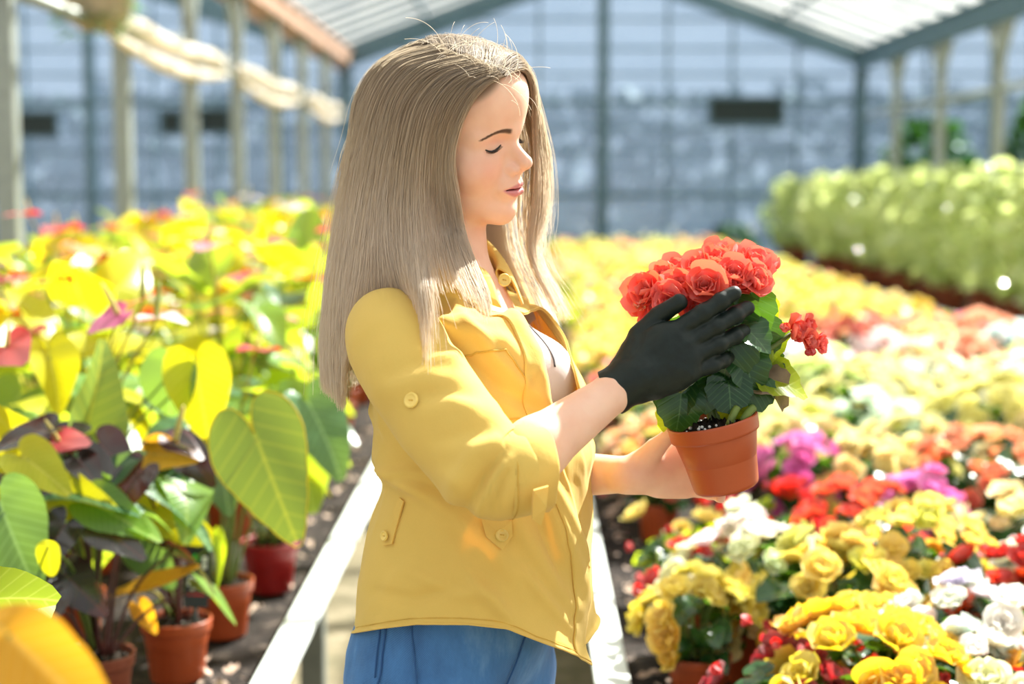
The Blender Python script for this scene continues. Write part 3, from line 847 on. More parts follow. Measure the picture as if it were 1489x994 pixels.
NEAR_Y = {2: (1.965, 1.954, 1.955, 1.960, 1.966, 1.965, 1.945, 1.873, 1.845, 1.808), 3: (1.97, 1.962, 1.962, 1.966, 1.968, 1.962, 1.950, 1.940, 1.945, 1.955),
          4: (1.981, 1.973, 1.972, 1.976, 1.975, 1.965, 1.955, 1.95, 1.95, 1.96), 5: (1.988, 1.986, 1.988, 1.993, 1.990, 1.982, 1.975, 1.97, 1.975, 1.985),
          6: (1.999, 2.004, 2.010, 2.013, 2.012, 2.005, 2.0, 2.0, 2.0, 2.0)}
for k, ys in NEAR_Y.items():                        # even layers down the near side
    for i in range(2, 10):
        x, y = proj(HG[k][i]); HG[k][i] = w_(x, y, ys[i])
for k, fr in ((8, -0.060), (9, -0.035), (10, -0.005), (11, 0.030), (12, 0.052), (13, 0.068)):   # far side: over the top of the head first
    x, y = proj(HG[k][0]); HG[k][0] = lie(x, y, 0.006)
    HG[k][1] = body.snap(H(fr, 0.020, 0.112 - 0.25 * max(fr - 0.04, 0))[None], 0.009)[0]
    HG[k][2] = body.snap(H(fr - 0.002, 0.060, 0.078)[None], 0.013)[0]
for k, a, c, o1, o2 in ((13, (0.080, 0.010, 0.088), (0.074, 0.044, 0.064), 0.005, 0.007), (12, (0.066, 0.018, 0.102), (0.058, 0.056, 0.074), 0.008, 0.011)):
    HG[k][1] = body.snap(H(*a)[None], o1)[0]; HG[k][2] = body.snap(H(*c)[None], o2)[0]
for k, ys in ((0, (1.953, 1.912, 1.893)), (1, (1.912, 1.872, 1.848))):
    for i in (7, 8, 9):
        x, y = proj(HG[k][i]); HG[k][i] = w_(x, y, ys[i - 7])
HG = np.array(HG)                                  # guides x 10 x 3
NT_ = 26
HGs = np.stack([catmull(g, NT_) for g in HG])      # along each guide
SMAX = len(HG) - 1
def hair_pts(s, t):
    """position on the hanging sheet for s (0..SMAX) and t (0..1), arrays"""
    ti = np.clip(t, 0, 1) * (NT_ - 1)
    i = np.minimum(ti.astype(int), NT_ - 2); f = (ti - i)[..., None]
    def G(k):
        k = np.clip(k, 0, SMAX)
        return HGs[k, i] * (1 - f) + HGs[k, i + 1] * f
    s = np.clip(s, 0, SMAX); k = np.minimum(s.astype(int), SMAX - 1); g = (s - k)[..., None]
    a, b, c, d = G(k - 1), G(k), G(k + 1), G(k + 2)
    return 0.5 * (2 * b + (c - a) * g + (2 * a - 5 * b + 4 * c - d) * g ** 2 + (3 * b - a - 3 * c + d) * g ** 3)
HC = H(-0.02, 0, 0.02)                             # the middle of the head: 'outwards' is away from it and from the neck axis
def outward(P):
    ax = np.where((P[..., 2] > HC[2])[..., None], HC, np.stack([np.full(P.shape[:-1], HC[0]), np.full(P.shape[:-1], HC[1] + 0.01), P[..., 2]], -1))
    d = P - ax
    return d / (np.linalg.norm(d, axis=-1)[..., None] + 1e-9)
# the mass under the strands
ns, nt = 150, 44
SM = SMAX - 2.2
S, Tt = np.meshgrid(np.linspace(0.04, SM, ns), np.linspace(0, 0.93, nt), indexing='ij')
LEN = lambda s: np.interp(s, (0, 0.6, 1.1, 1.7, 1.95, 2.1, 2.35, 2.8, 3.4, 4.0, 5, 13), (1.0, 0.95, 0.83, 0.82, 1.0, 1.0, 0.90, 0.95, 0.98, 1.0, 1, 1))
end = LEN(np.linspace(0.04, SM, ns)) * np.interp(np.linspace(0, SM, ns), (0, 1, 3.5, 4.5), (0.86, 0.80, 0.80, 0.95)) + 0.07 * np.array([mnoise.noise(Vector((s * 3.1, 0.3, 0))) for s in np.linspace(0, SM, ns)])
Pm = hair_pts(S, Tt * end[:, None] / 0.93)
Om = outward(Pm)
wav = np.array([[mnoise.noise(Vector((s * 5, t * 1.5, 7))) for t in np.linspace(0, 1, nt)] for s in np.linspace(0, SM, ns)])
Pm = Pm - Om * (0.0075 - 0.003 * wav[..., None])
hm = MB()
back = Pm - Om * (0.006 * np.sin(np.clip(Tt, 0.02, 0.93) / 0.95 * PI) ** 0.5)[..., None]
hm.grid(loc(Pm)); hm.grid(loc(back)[:, ::-1])
hme = hm.mesh('hair')
tt = np.concatenate([Tt.ravel(), Tt[:, ::-1].ravel()]); ww = np.concatenate([wav.ravel(), wav[:, ::-1].ravel()])
float_attr(hme, 'ombre', np.clip(tt * 1.25, 0, 1)); float_attr(hme, 'tone', np.clip(0.38 + 0.5 * ww, 0, 1))
hair_o = link('hair', hme, M['hair'], person)
# the strands
def strands(name, n, smin, smax, jit, npt=18, rad=0.00030, lift=(0.0, 0.004), short=0.12, seed=3, parent=None, fly=0.0):
    g = np.random.default_rng(seed)
    s0 = smin + (smax - smin) * g.random(n)
    s0 = s0[(s0 < SMAX - 2.3) | (g.random(n) < (0.26 if not fly else 1))]; n = len(s0)
    lock = np.round(s0 * 9 + 0.3 * g.standard_normal(n)) / 9              # locks that gather towards their tips
    L = LEN(s0) * (1 - short * np.interp(s0, (0, 0.8, 1.2, 3.4, 4.2, 6.5, 13), (1.2, 2.0, 2.8, 1.6, 1.2, 1.4, 1.4)) * g.random(n))
    t = np.linspace(0, 1, npt)[None, :] * L[:, None]
    pull = 0.55 * t ** 1.3
    s = s0[:, None] * (1 - pull) + lock[:, None] * pull + jit * g.standard_normal(n)[:, None] * t
    P = hair_pts(s, t)
    O = outward(P)
    lf = lift[0] + (lift[1] - lift[0]) * g.random(n)
    P = P + O * ((lf[:, None] - 0.004 * g.random(n)[:, None] * t)[..., None])
    w = g.standard_normal((n, 3))[:, None, :] * (0.0018 * t ** 1.5)[..., None]
    w2 = g.standard_normal((n, 3))[:, None, :] * (np.sin(t * (3 + 5 * g.random(n)[:, None]) * PI) * 0.0007)[..., None]
    P = P + w + w2 + (0.0035 * g.standard_normal((n, 1, 1)) * HL) * ((1 - t) ** 3)[..., None]
    if fly:
        d = g.standard_normal((n, 3)); d /= np.linalg.norm(d, axis=1)[:, None]
        P = P + (O * (0.3 + 0.9 * g.random(n))[:, None, None] + d[:, None, :] * 0.8) * (fly * t ** 1.6 * g.random(n)[:, None])[..., None]
    hc = bpy.data.hair_curves.new(name)
    hc.add_curves([npt] * n)
    hc.attributes['position'].data.foreach_set('vector', loc(P).astype(np.float32).ravel()) if 'position' in hc.attributes else hc.points.foreach_set('position', loc(P).astype(np.float32).ravel())
    ra = hc.attributes.get('radius') or hc.attributes.new('radius', 'FLOAT', 'POINT')
    ra.data.foreach_set('value', (rad * np.linspace(1.0, 0.45, npt)[None, :] * np.ones((n, 1))).astype(np.float32).ravel())
    a = hc.attributes.new('ombre', 'FLOAT', 'POINT'); a.data.foreach_set('value', np.clip(t * 1.25 + 0.08 * g.standard_normal(n)[:, None], 0, 1).astype(np.float32).ravel())
    lt = np.array([0.5 + 0.5 * mnoise.noise(Vector((x * 9, 0, 3))) for x in s0]) * 0.6 + 0.4 * g.random(n)
    a = hc.attributes.new('tone', 'FLOAT', 'POINT'); a.data.foreach_set('value', np.repeat(lt, npt).astype(np.float32))
    o = bpy.data.objects.new(name, hc); COL.objects.link(o); hc.materials.append(M['hair']); o.parent = parent
    return o
strands('hair_strands', 17000, 0.0, SMAX, 0.10, parent=hair_o)
strands('hair_strands', 1500, 0.0, 4.0, 0.25, lift=(0.002, 0.007), short=0.3, seed=5, parent=hair_o)
strands('flyaway_hair', 260, 5.5, SMAX, 0.25, lift=(0.002, 0.006), short=0.6, seed=8, rad=0.00020, fly=0.040, parent=hair_o)
strands('flyaway_hair', 120, 0.0, SMAX, 0.15, lift=(0.002, 0.005), short=0.5, seed=9, rad=0.00018, fly=0.022, parent=hair_o)
strands('flyaway_hair', 200, SMAX - 1.3, SMAX, 0.3, lift=(0.0, 0.006), short=0.3, seed=10, rad=0.00020, fly=0.035, parent=hair_o)
def curl_hairs(n, seed):
    g = np.random.default_rng(seed)
    npt = 12; P = np.zeros((n, npt, 3))
    for i in range(n):
        b = HG[g.integers(0, 6) if g.random() < 0.5 else g.integers(9, 14), 0] + g.standard_normal(3) * 0.012
        b = body.snap(b[None], 0.006)[0]
        o = b - HC; o /= np.linalg.norm(o)
        d = np.cross(o, g.standard_normal(3)); d /= np.linalg.norm(d)
        l = 0.02 + 0.03 * g.random(); t = np.linspace(0, 1, npt)[:, None]
        P[i] = b + o * l * 0.6 * np.sin(t * 1.8) + d * l * t ** 1.5
    hc = bpy.data.hair_curves.new('baby_hair'); hc.add_curves([npt] * n)
    hc.attributes['position'].data.foreach_set('vector', loc(P).astype(np.float32).ravel())
    hc.attributes.new('radius', 'FLOAT', 'POINT').data.foreach_set('value', np.full(n * npt, 0.00020, np.float32))
    hc.attributes.new('ombre', 'FLOAT', 'POINT').data.foreach_set('value', np.full(n * npt, 0.6, np.float32))
    hc.attributes.new('tone', 'FLOAT', 'POINT').data.foreach_set('value', np.full(n * npt, 0.6, np.float32))
    o = bpy.data.objects.new('baby_hair', hc); COL.objects.link(o); hc.materials.append(M['hair']); o.parent = hair_o
curl_hairs(60, 4)

# --- clothes
class Sheet:
    """a cloth surface on a (row, column) grid with thickness"""
    pass
def fold_noise(P, sc, seed, oct=2):
    return np.array([mnoise.fractal(Vector(p * sc) + Vector((seed, seed * 1.7, 0)), 1.0, 2.0, oct) for p in P.reshape(-1, 3)]).reshape(P.shape[:-1])
def bump_line(u, v, pts, width, amp):
    """a fold along a polyline of (u, v) places"""
    d = np.full(u.shape, 1e6); along = np.zeros(u.shape)
    n = len(pts) - 1
    for i in range(n):
        a, b = np.array(pts[i]), np.array(pts[i + 1]); ab = b - a
        h = np.clip(((u - a[0]) * ab[0] + (v - a[1]) * ab[1]) / (ab @ ab), 0, 1)
        dd = np.hypot(u - a[0] - h * ab[0], v - a[1] - h * ab[1])
        m = dd < d; d = np.where(m, dd, d); along = np.where(m, (i + h) / n, along)
    return amp * np.exp(-(d / width) ** 2) * np.sin(np.clip(0.12 + along * 0.85, 0, 1) * PI) ** 0.5
def pix(P):
    Q = (P.reshape(-1, 3) - np.array(CAM)) @ np.array(_cri).T
    return np.stack([CW / 2 + FPX * Q[:, 0] / -Q[:, 2], CH / 2 - FPX * Q[:, 1] / -Q[:, 2]], -1).reshape(*P.shape[:-1], 2)
def normals(P, wrap=False):
    du = np.gradient(P, axis=0); dv = np.gradient(P, axis=1)
    n = np.cross(dv, du)
    return n / (np.linalg.norm(n, axis=-1)[..., None] + 1e-12)
# body of the shirt: rings around the torso, from the hem to the neck
# row: (py at mid depth, back px, front px, half width, near edge px, far edge px or None, exponent)
ROWS = [(930, 514, 874, 0.172, 868, None, 2.3), (900, 517, 868, 0.170, 861, None, 2.3), (830, 524, 863, 0.163, 849, None, 2.3), (760, 541, 863, 0.152, 838, None, 2.3),
        (700, 556, 862, 0.143, 826, None, 2.3), (650, 552, 861, 0.142, 813, None, 2.3), (600, 540, 857, 0.146, 799, 850, 2.3), (550, 531, 849, 0.150, 790, 846, 2.35),
        (500, 524, 832, 0.152, 779, 826, 2.4), (460, 526, 802, 0.148, 756, 794, 2.4), (436, 540, 772, 0.136, 730, 764, 2.3)]
TOPS = [(1.374, 0.108, 0.078, -0.010, 0.42), (1.392, 0.090, 0.068, -0.004, 0.5), (1.404, 0.068, 0.062, 0.002, 0.55)]      # z, half width, half depth, forward, near edge angle
th_t = math.tan(R(23)); c23, s23 = math.cos(R(23)), math.sin(R(23))
ring_par = []
for py, xb, xf, w, xe, xfe, ex in ROWS:
    z = w_(700, py, 2.03)[2]
    Xb, Xf = w_(xb, py, 2.05)[0], w_(xf, py, 2.05)[0]
    half = (Xf - Xb) / 2; a = math.sqrt(max(half ** 2 - (w * s23) ** 2, 0.003)) / c23
    xc = (Xb + Xf) / 2
    C = V3(xc, 2.07 - th_t * (xc + 0.11), z)
    ring_par.append([C, a, w, ex, xe, xfe])
def ring_pt(par, ang):
    C, a, w, ex = par[:4]
    c, s = np.cos(ang), np.sin(ang)
    r = (np.abs(c) ** ex + np.abs(s) ** ex) ** (-1 / ex)
    return C + (a * r * c)[..., None] * TF - (w * r * s)[..., None] * TL
def edge_angle(par, px, lo, hi):
    A = np.linspace(lo, hi, 400)
    x = pix(ring_pt(par, A)[:, None, :])[:, 0, 0]
    return A[int(np.argmin(np.abs(x - px)))]
for p, row in zip(ring_par, ROWS):                  # fit each ring to the width the shirt shows
    for _ in range(6):
        x = pix(ring_pt(p, np.linspace(0, 2 * PI, 240))[:, None, :])[:, 0, 0]
        e0, e1 = row[1] - x.min(), row[2] - x.max()
        dx = (e0 + e1) / 2 / 1130; p[0] = p[0] + V3(dx, -th_t * dx, 0)
        p[1] = max(p[1] + (e1 - e0) / 2 / 1130 / c23, 0.05)
NU = 220
edges = []
for p in ring_par:
    e0 = edge_angle(p, p[4], -0.05, 1.2)
    e1 = edge_angle(p, p[5], -0.9, 0.3) if p[5] else e0 + 0.12
    edges.append((e0, min(e1, e0 + 0.12)))
rows = []
for p, (e0, e1) in zip(ring_par, edges):
    u = np.linspace(0, 1, NU)
    A = e0 + u * (2 * PI + e1 - e0)
    P = ring_pt(p, A)
    P = P - (P - p[0]) * (0.05 * sm(0.86, 0.97, u))[:, None]
    if p is ring_par[len(ROWS) - 1]: P[:, 2] -= 0.022 * np.maximum(np.cos(A), 0) ** 1.3
    rows.append(P)
for z, w, a, fw, e0 in TOPS:
    par = [T(fw, 0, z) + V3(0.012, -0.003, 0), a, w, 2.2]
    ang = np.linspace(e0, 2 * PI - 0.30, NU)
    P = ring_pt(par, ang); P[:, 2] -= 0.034 * np.maximum(np.cos(ang), 0) ** 1.3; rows.append(P)
    ring_par.append(par)
rows = np.array(rows)
NVR = 190
SH = np.stack([catmull(rows[:, j], NVR) for j in range(NU)], 1)         # NVR x NU x 3
uu, vv = np.meshgrid(np.linspace(0, 1, NU), np.linspace(0, 1, NVR))
# hem: higher over the hip, dropping to the front corner
HEM_PX = [(505, 922), (560, 913), (610, 907), (680, 908), (735, 915), (790, 938), (835, 955), (873, 974)]
hx, hy = zip(*HEM_PX)
b0 = pix(SH[0][None])[0]
zh = np.zeros(NU)
for j in range(NU):
    u = j / (NU - 1)
    if u < 0.52: zh[j] = w_(b0[j, 0], np.interp(b0[j, 0], hx, hy), SH[0, j, 1])[2]
    else: zh[j] = np.nan
m = np.isnan(zh)
zb = zh[~m][-1]
zh[m] = np.interp(np.linspace(0.52, 1, NU)[-m.sum():] if m.sum() < NU else [0], [0.52, 0.62, 0.78, 0.95, 1.0], [zb, zb, zb + 0.01, zb + 0.022, zb + 0.015])
dz = zh - SH[0, :, 2]
low = np.clip((1.05 - SH[..., 2]) / (1.05 - SH[0, :, 2])[None], 0, 1) ** 1.5
SH[..., 2] += dz[None] * low
N = normals(SH)
if ((N[90, 60] * (SH[90, 60] - ring_par[4][0])).sum()) < 0: N = -N
px = pix(SH)
D = 0.0050 * fold_noise(SH, 9, 3, 2) * sm(0.99, 0.8, vv)
D += 0.0012 * fold_noise(SH * V3(1, 1, 0.45), 22, 5, 2) * sm(0.95, 0.8, vv)
def crease(P, M3, sc, seed):
    """sharp little ridges running along one direction"""
    q = (P.reshape(-1, 3) @ np.array(M3).T)
    return np.array([max(0.0, 1 - 5 * abs(mnoise.noise(Vector(p * sc) + Vector((seed, 0, seed))))) for p in q]).reshape(P.shape[:-1])
DIAG = np.array([(0.75, 0, 0.66), (0, 1, 0), (-0.22, 0, 0.25)])
DIAG2 = np.array([(0.75, 0, -0.66), (0, 1, 0), (0.22, 0, 0.25)])
D += 0.0026 * crease(SH, DIAG, 15, 4) * sm(0.98, 0.85, vv) * np.clip(0.4 + 1.2 * fold_noise(SH, 5, 8, 1), 0, 1)
D += 0.0022 * crease(SH, DIAG2, 19, 9) * sm(0.98, 0.85, vv) * np.clip(0.3 + 1.4 * fold_noise(SH, 6, 11, 1), 0, 1)
nearside = (uu < 0.55)
fx, fy = px[..., 0], px[..., 1]
def pfold(pts, wd, am): return np.where(nearside, bump_line(fx, fy, pts, wd, am * 1.9), 0)
D += pfold([(545, 600), (575, 680), (640, 735)], 16, 0.006) + pfold([(540, 650), (580, 700), (620, 715)], 9, 0.004)
D += pfold([(700, 690), (760, 790), (840, 900)], 22, 0.006) + pfold([(730, 760), (790, 850), (850, 940)], 14, -0.004)
D += pfold([(780, 700), (820, 790), (858, 880)], 12, 0.005) + pfold([(640, 760), (690, 850), (760, 915)], 18, 0.003)
D += pfold([(690, 845), (715, 870), (735, 900)], 10, 0.006) + pfold([(600, 830), (660, 860), (700, 865)], 12, 0.003) + pfold([(545, 860), (600, 870), (680, 850)], 10, -0.003)
D += pfold([(655, 505), (720, 560), (800, 610)], 14, -0.004) + pfold([(650, 470), (730, 500), (785, 560)], 14, 0.004) + pfold([(660, 445), (720, 520), (790, 590)], 8, 0.003)
D += pfold([(740, 450), (775, 520), (790, 600)], 10, 0.004)
D += pfold([(545, 520), (560, 580), (600, 640), (660, 690)], 12, 0.005) + pfold([(535, 560), (548, 620), (575, 660)], 8, -0.004) + pfold([(560, 690), (600, 680), (650, 700)], 9, 0.004)
D += pfold([(600, 700), (660, 745), (720, 800), (760, 860)], 14, 0.004) + pfold([(775, 720), (800, 800), (830, 870)], 10, -0.004) + pfold([(800, 700), (835, 780), (862, 850)], 8, 0.004) + pfold([(760, 830), (800, 880), (840, 925)], 9, 0.004)
D += 0.0035 * np.exp(-(vv / 0.012) ** 2) * 1.0
SH = SH + N * D[..., None]
def cloth_grid(P, name, thick, material, parent, close_v=False):
    mb = MB()
    N = normals(P)
    a, b = P.shape[:2]
    mb.grid(P - np.array(PL), close_v=close_v, uv=np.stack(np.meshgrid(np.linspace(0, 1, b), np.linspace(0, 1, a)), -1))
    o = mb.build(name, material, parent)
    s = o.modifiers.new('thickness', 'SOLIDIFY'); s.thickness = thick; s.offset = 0
    return o
shirt = cloth_grid(SH, 'shirt', 0.0016, M['shirt'], person)
def strip(P, up, w, name, mat, parent, lift=0.0012, thick=0.0012):
    """a narrow band along a row of points, laid w wide in the direction 'up'"""
    P = np.asarray(P); up = np.asarray(up)
    G = np.stack([P + up * k * w for k in np.linspace(0, 1, 4)], 1)
    return cloth_grid(G, name, thick, mat, parent)
# placket of the near front edge, following the shirt from neck to hem
k0 = 9
for name, j0, j1, lift in (('placket', 0, 9, 0.0022), ('placket', NU - 10, NU - 1, -0.0022)):
    G = SH[2:178, j0:j1 + 1] + N[2:178, j0:j1 + 1] * lift
    cloth_grid(G, name, 0.0016, M['shirt'], shirt)
# stitched seams as raised cords of thread
def on_shirt(px_pts, lift=0.0015):
    """points of the shirt front under the given photograph places"""
    out = []
    F = SH[:, :NU // 2].reshape(-1, 3); Q = pix(SH[:, :NU // 2]).reshape(-1, 2); n = N[:, :NU // 2].reshape(-1, 3)
    vis = F[:, 1] < 2.06
    for x, y in px_pts:
        i = int(np.argmin((Q[:, 0] - x) ** 2 + (Q[:, 1] - y) ** 2 + np.where(vis, 0, 1e6)))
        out.append(F[i] + n[i] * lift)
    return np.array(out)
def seam(px_pts, name='seam', n=24, r=0.0007):
    c = catmull(on_shirt([tuple(p) for p in catmull(np.array(px_pts, float), n)]), n * 2)
    k = np.ones(5) / 5
    c[2:-2] = np.stack([np.convolve(c[:, i], k, 'valid') for i in range(3)], 1)
    mb = MB(); mb.tube(loc(c), r, 5)
    return mb.build(name, M['thread'], shirt)
seam([(676, 519), (700, 512), (735, 508)], 'pocket_edge', r=0.0012)
seam([(735, 508), (770, 560), (790, 608)], 'pocket_edge', r=0.0009)
seam([(715, 611), (755, 607), (792, 600)], 'pocket_edge', r=0.0009)
seam([(519, 912), (560, 904), (610, 898), (680, 899), (735, 906), (790, 929), (835, 946), (866, 962)], 'hem_stitch', 40, 0.0005)
seam([(520, 436), (540, 437), (562, 432), (585, 440)], 'yoke_seam', r=0.0007)
def flap(px_pts, name, thick=0.0022):
    P = on_shirt(px_pts, 0.0035)
    c = P.mean(0)
    V = np.concatenate([[c + (N[100, 60] * 0.001)], P])
    mb = MB(); n = len(P)
    mb.add(loc(V), [(0, 1 + (i + 1) % n, 1 + i) for i in range(n)])
    o = mb.build(name, M['shirt'], shirt, smooth=False)
    s = o.modifiers.new('thickness', 'SOLIDIFY'); s.thickness = thick; s.offset = 0
    return o
flap([(702, 752), (744, 757), (744, 779), (730, 798), (706, 781)], 'button_tab')
flap([(584, 724), (590, 730), (572, 790), (560, 795), (562, 775)], 'pocket_tab')
def button(c, n, r=0.0085, parent=None):
    n = np.asarray(n) / np.linalg.norm(n)
    u = np.cross(n, (0.1, 0.2, 0.97)); u /= np.linalg.norm(u); v = np.cross(n, u)
    th = np.linspace(0, 2 * PI, 28, endpoint=False)
    prof = [(0.0, 0.0012), (0.52, 0.0012), (0.66, 0.0016), (0.78, 0.0026), (0.92, 0.0026), (1.0, 0.0016), (1.0, 0.0)]
    G = [c + r * k * (np.cos(th)[:, None] * u + np.sin(th)[:, None] * v) + n * h for k, h in prof]
    mb = MB(); mb.grid(loc(np.array(G)), close_v=True)
    for k in (-1, 1):
        mb.tube(loc([c + u * k * r * 0.22 + n * 0.0010, c + u * k * r * 0.22 + n * 0.0014]), r * 0.11, 8, 1)
    mb.tube(loc([c - u * r * 0.22 + n * 0.0015, c + n * 0.0018, c + u * r * 0.22 + n * 0.0015]), r * 0.07, 6, 1)
    return mb.build('button', [M['button'], M['thread']], parent)
def shirt_button(x, y, r=0.0085):
    P = on_shirt([(x, y), (x + 8, y), (x, y + 8)], 0)
    n = np.cross(P[1] - P[0], P[2] - P[0]); n = n if n[1] < 0 else -n
    n /= np.linalg.norm(n)
    button(P[0] + n * 0.0075, n, r, shirt)
shirt_button(727, 779, 0.0080)
shirt_button(565, 778, 0.0062)
# sleeves
def sleeve(ctrl, rad, name, folds, seed, flat=1.0):
    n, m = 110, 96
    C = catmull(np.array(ctrl), n); Rr = catmull(np.array(rad)[:, None], n)[:, 0]
    Tn = np.gradient(C, axis=0); Tn /= np.linalg.norm(Tn, axis=1)[:, None]
    u = np.cross(Tn[0], V3(0, 1, 0.1)); u /= np.linalg.norm(u)
    G = []
    th = np.linspace(0, 2 * PI, m, endpoint=False)
    fr = []
    for p, t, r in zip(C, Tn, Rr):
        u = u - t * (u @ t); u /= np.linalg.norm(u); w = np.cross(t, u)
        G.append(p + r * (np.cos(th)[:, None] * u + np.sin(th)[:, None] * w)); fr.append((t, u, w))
    G = np.array(G)
    O = (G - C[:, None]); O /= np.linalg.norm(O, axis=-1)[..., None]
    D = 0.0024 * crease(G, DIAG2, 13, seed) * np.clip(0.5 + 1.2 * fold_noise(G, 6, seed + 4, 1), 0, 1) + 0.0050 * fold_noise(G, 11, seed, 2) + 0.0009 * fold_noise(G, 24, seed + 2, 2)
    p = pix(G)
    for pts, wd, am in folds: D += np.where(O[..., 1] < 0.25, bump_line(p[..., 0], p[..., 1], pts, wd * 1.3, am * 1.2), 0)
    end = np.linspace(0, 1, n)
    D *= (0.35 + 0.65 * np.sin(np.clip(end * 1.02, 0, 1) * PI) ** 0.5)[:, None]
    G = G + O * D[..., None]
    return G, C, fr, Rr, O
RSC = [T(0.004, -0.095, 1.300), w_(569, 484, 1.945), w_(584, 518, 1.90), w_(632, 590, 1.855), w_(686, 658, 1.815), w_(717, 686, 1.80), w_(742, 689, 1.80), w_(764, 685, 1.807)]
RSR = [0.048, 0.054, 0.0605, 0.0590, 0.0560, 0.0540, 0.0500, 0.0470]
RFOLDS = [([(618, 520), (655, 522), (668, 540)], 9, 0.007), ([(560, 570), (620, 548), (680, 560)], 14, 0.005), ([(575, 545), (620, 520), (650, 500)], 9, -0.005),
          ([(620, 600), (660, 590), (700, 600)], 12, 0.005), ([(610, 575), (650, 570), (690, 580)], 8, -0.004), ([(660, 720), (690, 660), (730, 640)], 11, 0.009), ([(680, 735), (706, 690), (733, 655)], 7, -0.008),
          ([(700, 740), (718, 700), (738, 668)], 8, 0.009), ([(715, 735), (728, 700), (740, 680)], 5, -0.007), ([(640, 640), (680, 630), (715, 625)], 10, -0.004), ([(648, 690), (672, 700), (690, 735)], 10, 0.005)]
G, C, fr, Rr, O = sleeve(RSC, RSR, 'sleeve', RFOLDS, 2)
sl = cloth_grid(G, 'sleeve', 0.0016, M['shirt'], person, close_v=True)
GS, OS = G, O
def cuff(G, C, fr, Rr, n0, length, grow, parent, name='cuff'):
    """turned-up cuff: a wider band over the end of the sleeve, folded at its lower edge"""
    t, u, w = fr[-1]
    th = np.linspace(0, 2 * PI, 96, endpoint=False)
    r0 = Rr[-1]
    rows = []
    prof = [(-length, grow), (-length * 0.99, grow + 0.002), (-length * 0.5, grow + 0.0035), (-0.002, grow + 0.0045), (0.0, grow + 0.003), (0.001, grow), (-0.004, grow - 0.004), (-length * 0.6, grow - 0.005)]
    for a, g in prof:
        wob = 0.0022 * np.sin(th * 3 + a * 40) + 0.0014 * np.sin(th * 7 + 1 + a * 90)
        rr = r0 + g + wob
        sk = 0.0045 * np.sin(th * 2 + 0.6)
        rows.append(C[-1] + t * (a + length * 0.42) + sk[:, None] * t + rr[:, None] * (np.cos(th)[:, None] * u + np.sin(th)[:, None] * w))
    mb = MB(); mb.grid(loc(np.array(rows)), close_v=True)
    return mb.build(name, M['shirt'], parent), np.array(rows)
cf, CR = cuff(G, C, fr, Rr, 0, 0.053, 0.001, sl)
# stitch line round the cuff, roll-up tab and the tab's button
mb = MB(); k = CR[1] + (CR[2] - CR[1]) * 0.12
ct = k.mean(0); k = ct + (k - ct) * 1.018
mb.tube(loc(np.concatenate([k, k[:2]])), 0.0006, 5); mb.build('cuff_stitch', M['thread'], cf)
def near_on(Gr, Or, x, y):
    q = pix(Gr).reshape(-1, 2); g = Gr.reshape(-1, 3); o = Or.reshape(-1, 3)
    d = (q[:, 0] - x) ** 2 + (q[:, 1] - y) ** 2 + np.where(o[:, 1] < 0.1, 0, 1e6)
    i = int(np.argmin(d)); return g[i], o[i]
g, o = near_on(GS, OS, 602, 584)
button(g + o * 0.002, o, 0.0092, sl)
tabP = [w_(776, 712, 1.738), w_(797, 706, 1.745), w_(794, 737, 1.742), w_(786, 763, 1.752), w_(774, 754, 1.745), w_(774, 730, 1.740)]
tv = np.array(tabP); mb = MB(); mb.add(loc(tv), [(5, 4, 3, 2, 1, 0)])
to = mb.build('cuff_tab', M['shirt'], sl, smooth=False)
s_ = to.modifiers.new('thickness', 'SOLIDIFY'); s_.thickness = 0.004; s_.offset = 0
LSC = [T(0.004, 0.105, 1.325), LS + V3(0, 0.005, -0.01), LS * 0.7 + LE * 0.3, LS * 0.35 + LE * 0.65, LE + V3(-0.01, 0, 0.01), LE * 0.82 + LW * 0.18 + V3(0, 0, -0.002), LE * 0.72 + LW * 0.28]
G, C, fr, Rr, O = sleeve(LSC, [0.055, 0.062, 0.060, 0.056, 0.052, 0.048, 0.046], 'sleeve', [], 9)
sl2 = cloth_grid(G, 'sleeve', 0.0016, M['shirt'], person, close_v=True)
cuff(G, C, fr, Rr, 0, 0.050, 0.001, sl2)
# collar: stand and turned-down leaf, from the near front edge round the neck to the far one
nc = 90
ang = np.linspace(0.42, 2 * PI - 0.30, nc)
stand0 = ring_pt(ring_par[-1], ang)
lean = T(0.012, 0, 1.404) + V3(0.012, -0.003, 0)
def collar_row(rad_scale, dz, fwd=0.0, tips=0.0):
    c = ring_par[-1][0]
    d = stand0 - c
    fr_ = np.maximum(np.cos(ang), 0)
    tip = np.maximum(sm(1.1, 0.42, ang), sm(2 * PI - 1.0, 2 * PI - 0.30, ang))
    P = c + d * rad_scale + V3(0, 0, 1) * (dz - (0.034 + max(dz, 0) * 0.5) * fr_ ** 1.3)[:, None] + TF * (fwd + tips * tip)[:, None]
    P[:, 2] -= tips * 0.9 * tip
    return P
o_ = np.zeros(nc)
crow = np.array([collar_row(0.98, -0.012), collar_row(0.93, 0.008), collar_row(0.90, 0.024), collar_row(0.92, 0.033), collar_row(0.98, 0.034), collar_row(1.08, 0.024, 0.002), collar_row(1.18, 0.004, 0.002, 0.004), collar_row(1.27, -0.020, 0.002, 0.010)])
crow = np.stack([catmull(crow[:, j], 22) for j in range(nc)], 1)
cloth_grid(crow, 'collar', 0.002, M['shirt'], shirt)
q = on_shirt([(752, 430)], 0.004)[0]
button(w_(733, 407, 2.03) + V3(0, 0, 0), V3(0.35, -0.9, 0.2), 0.0085, shirt)
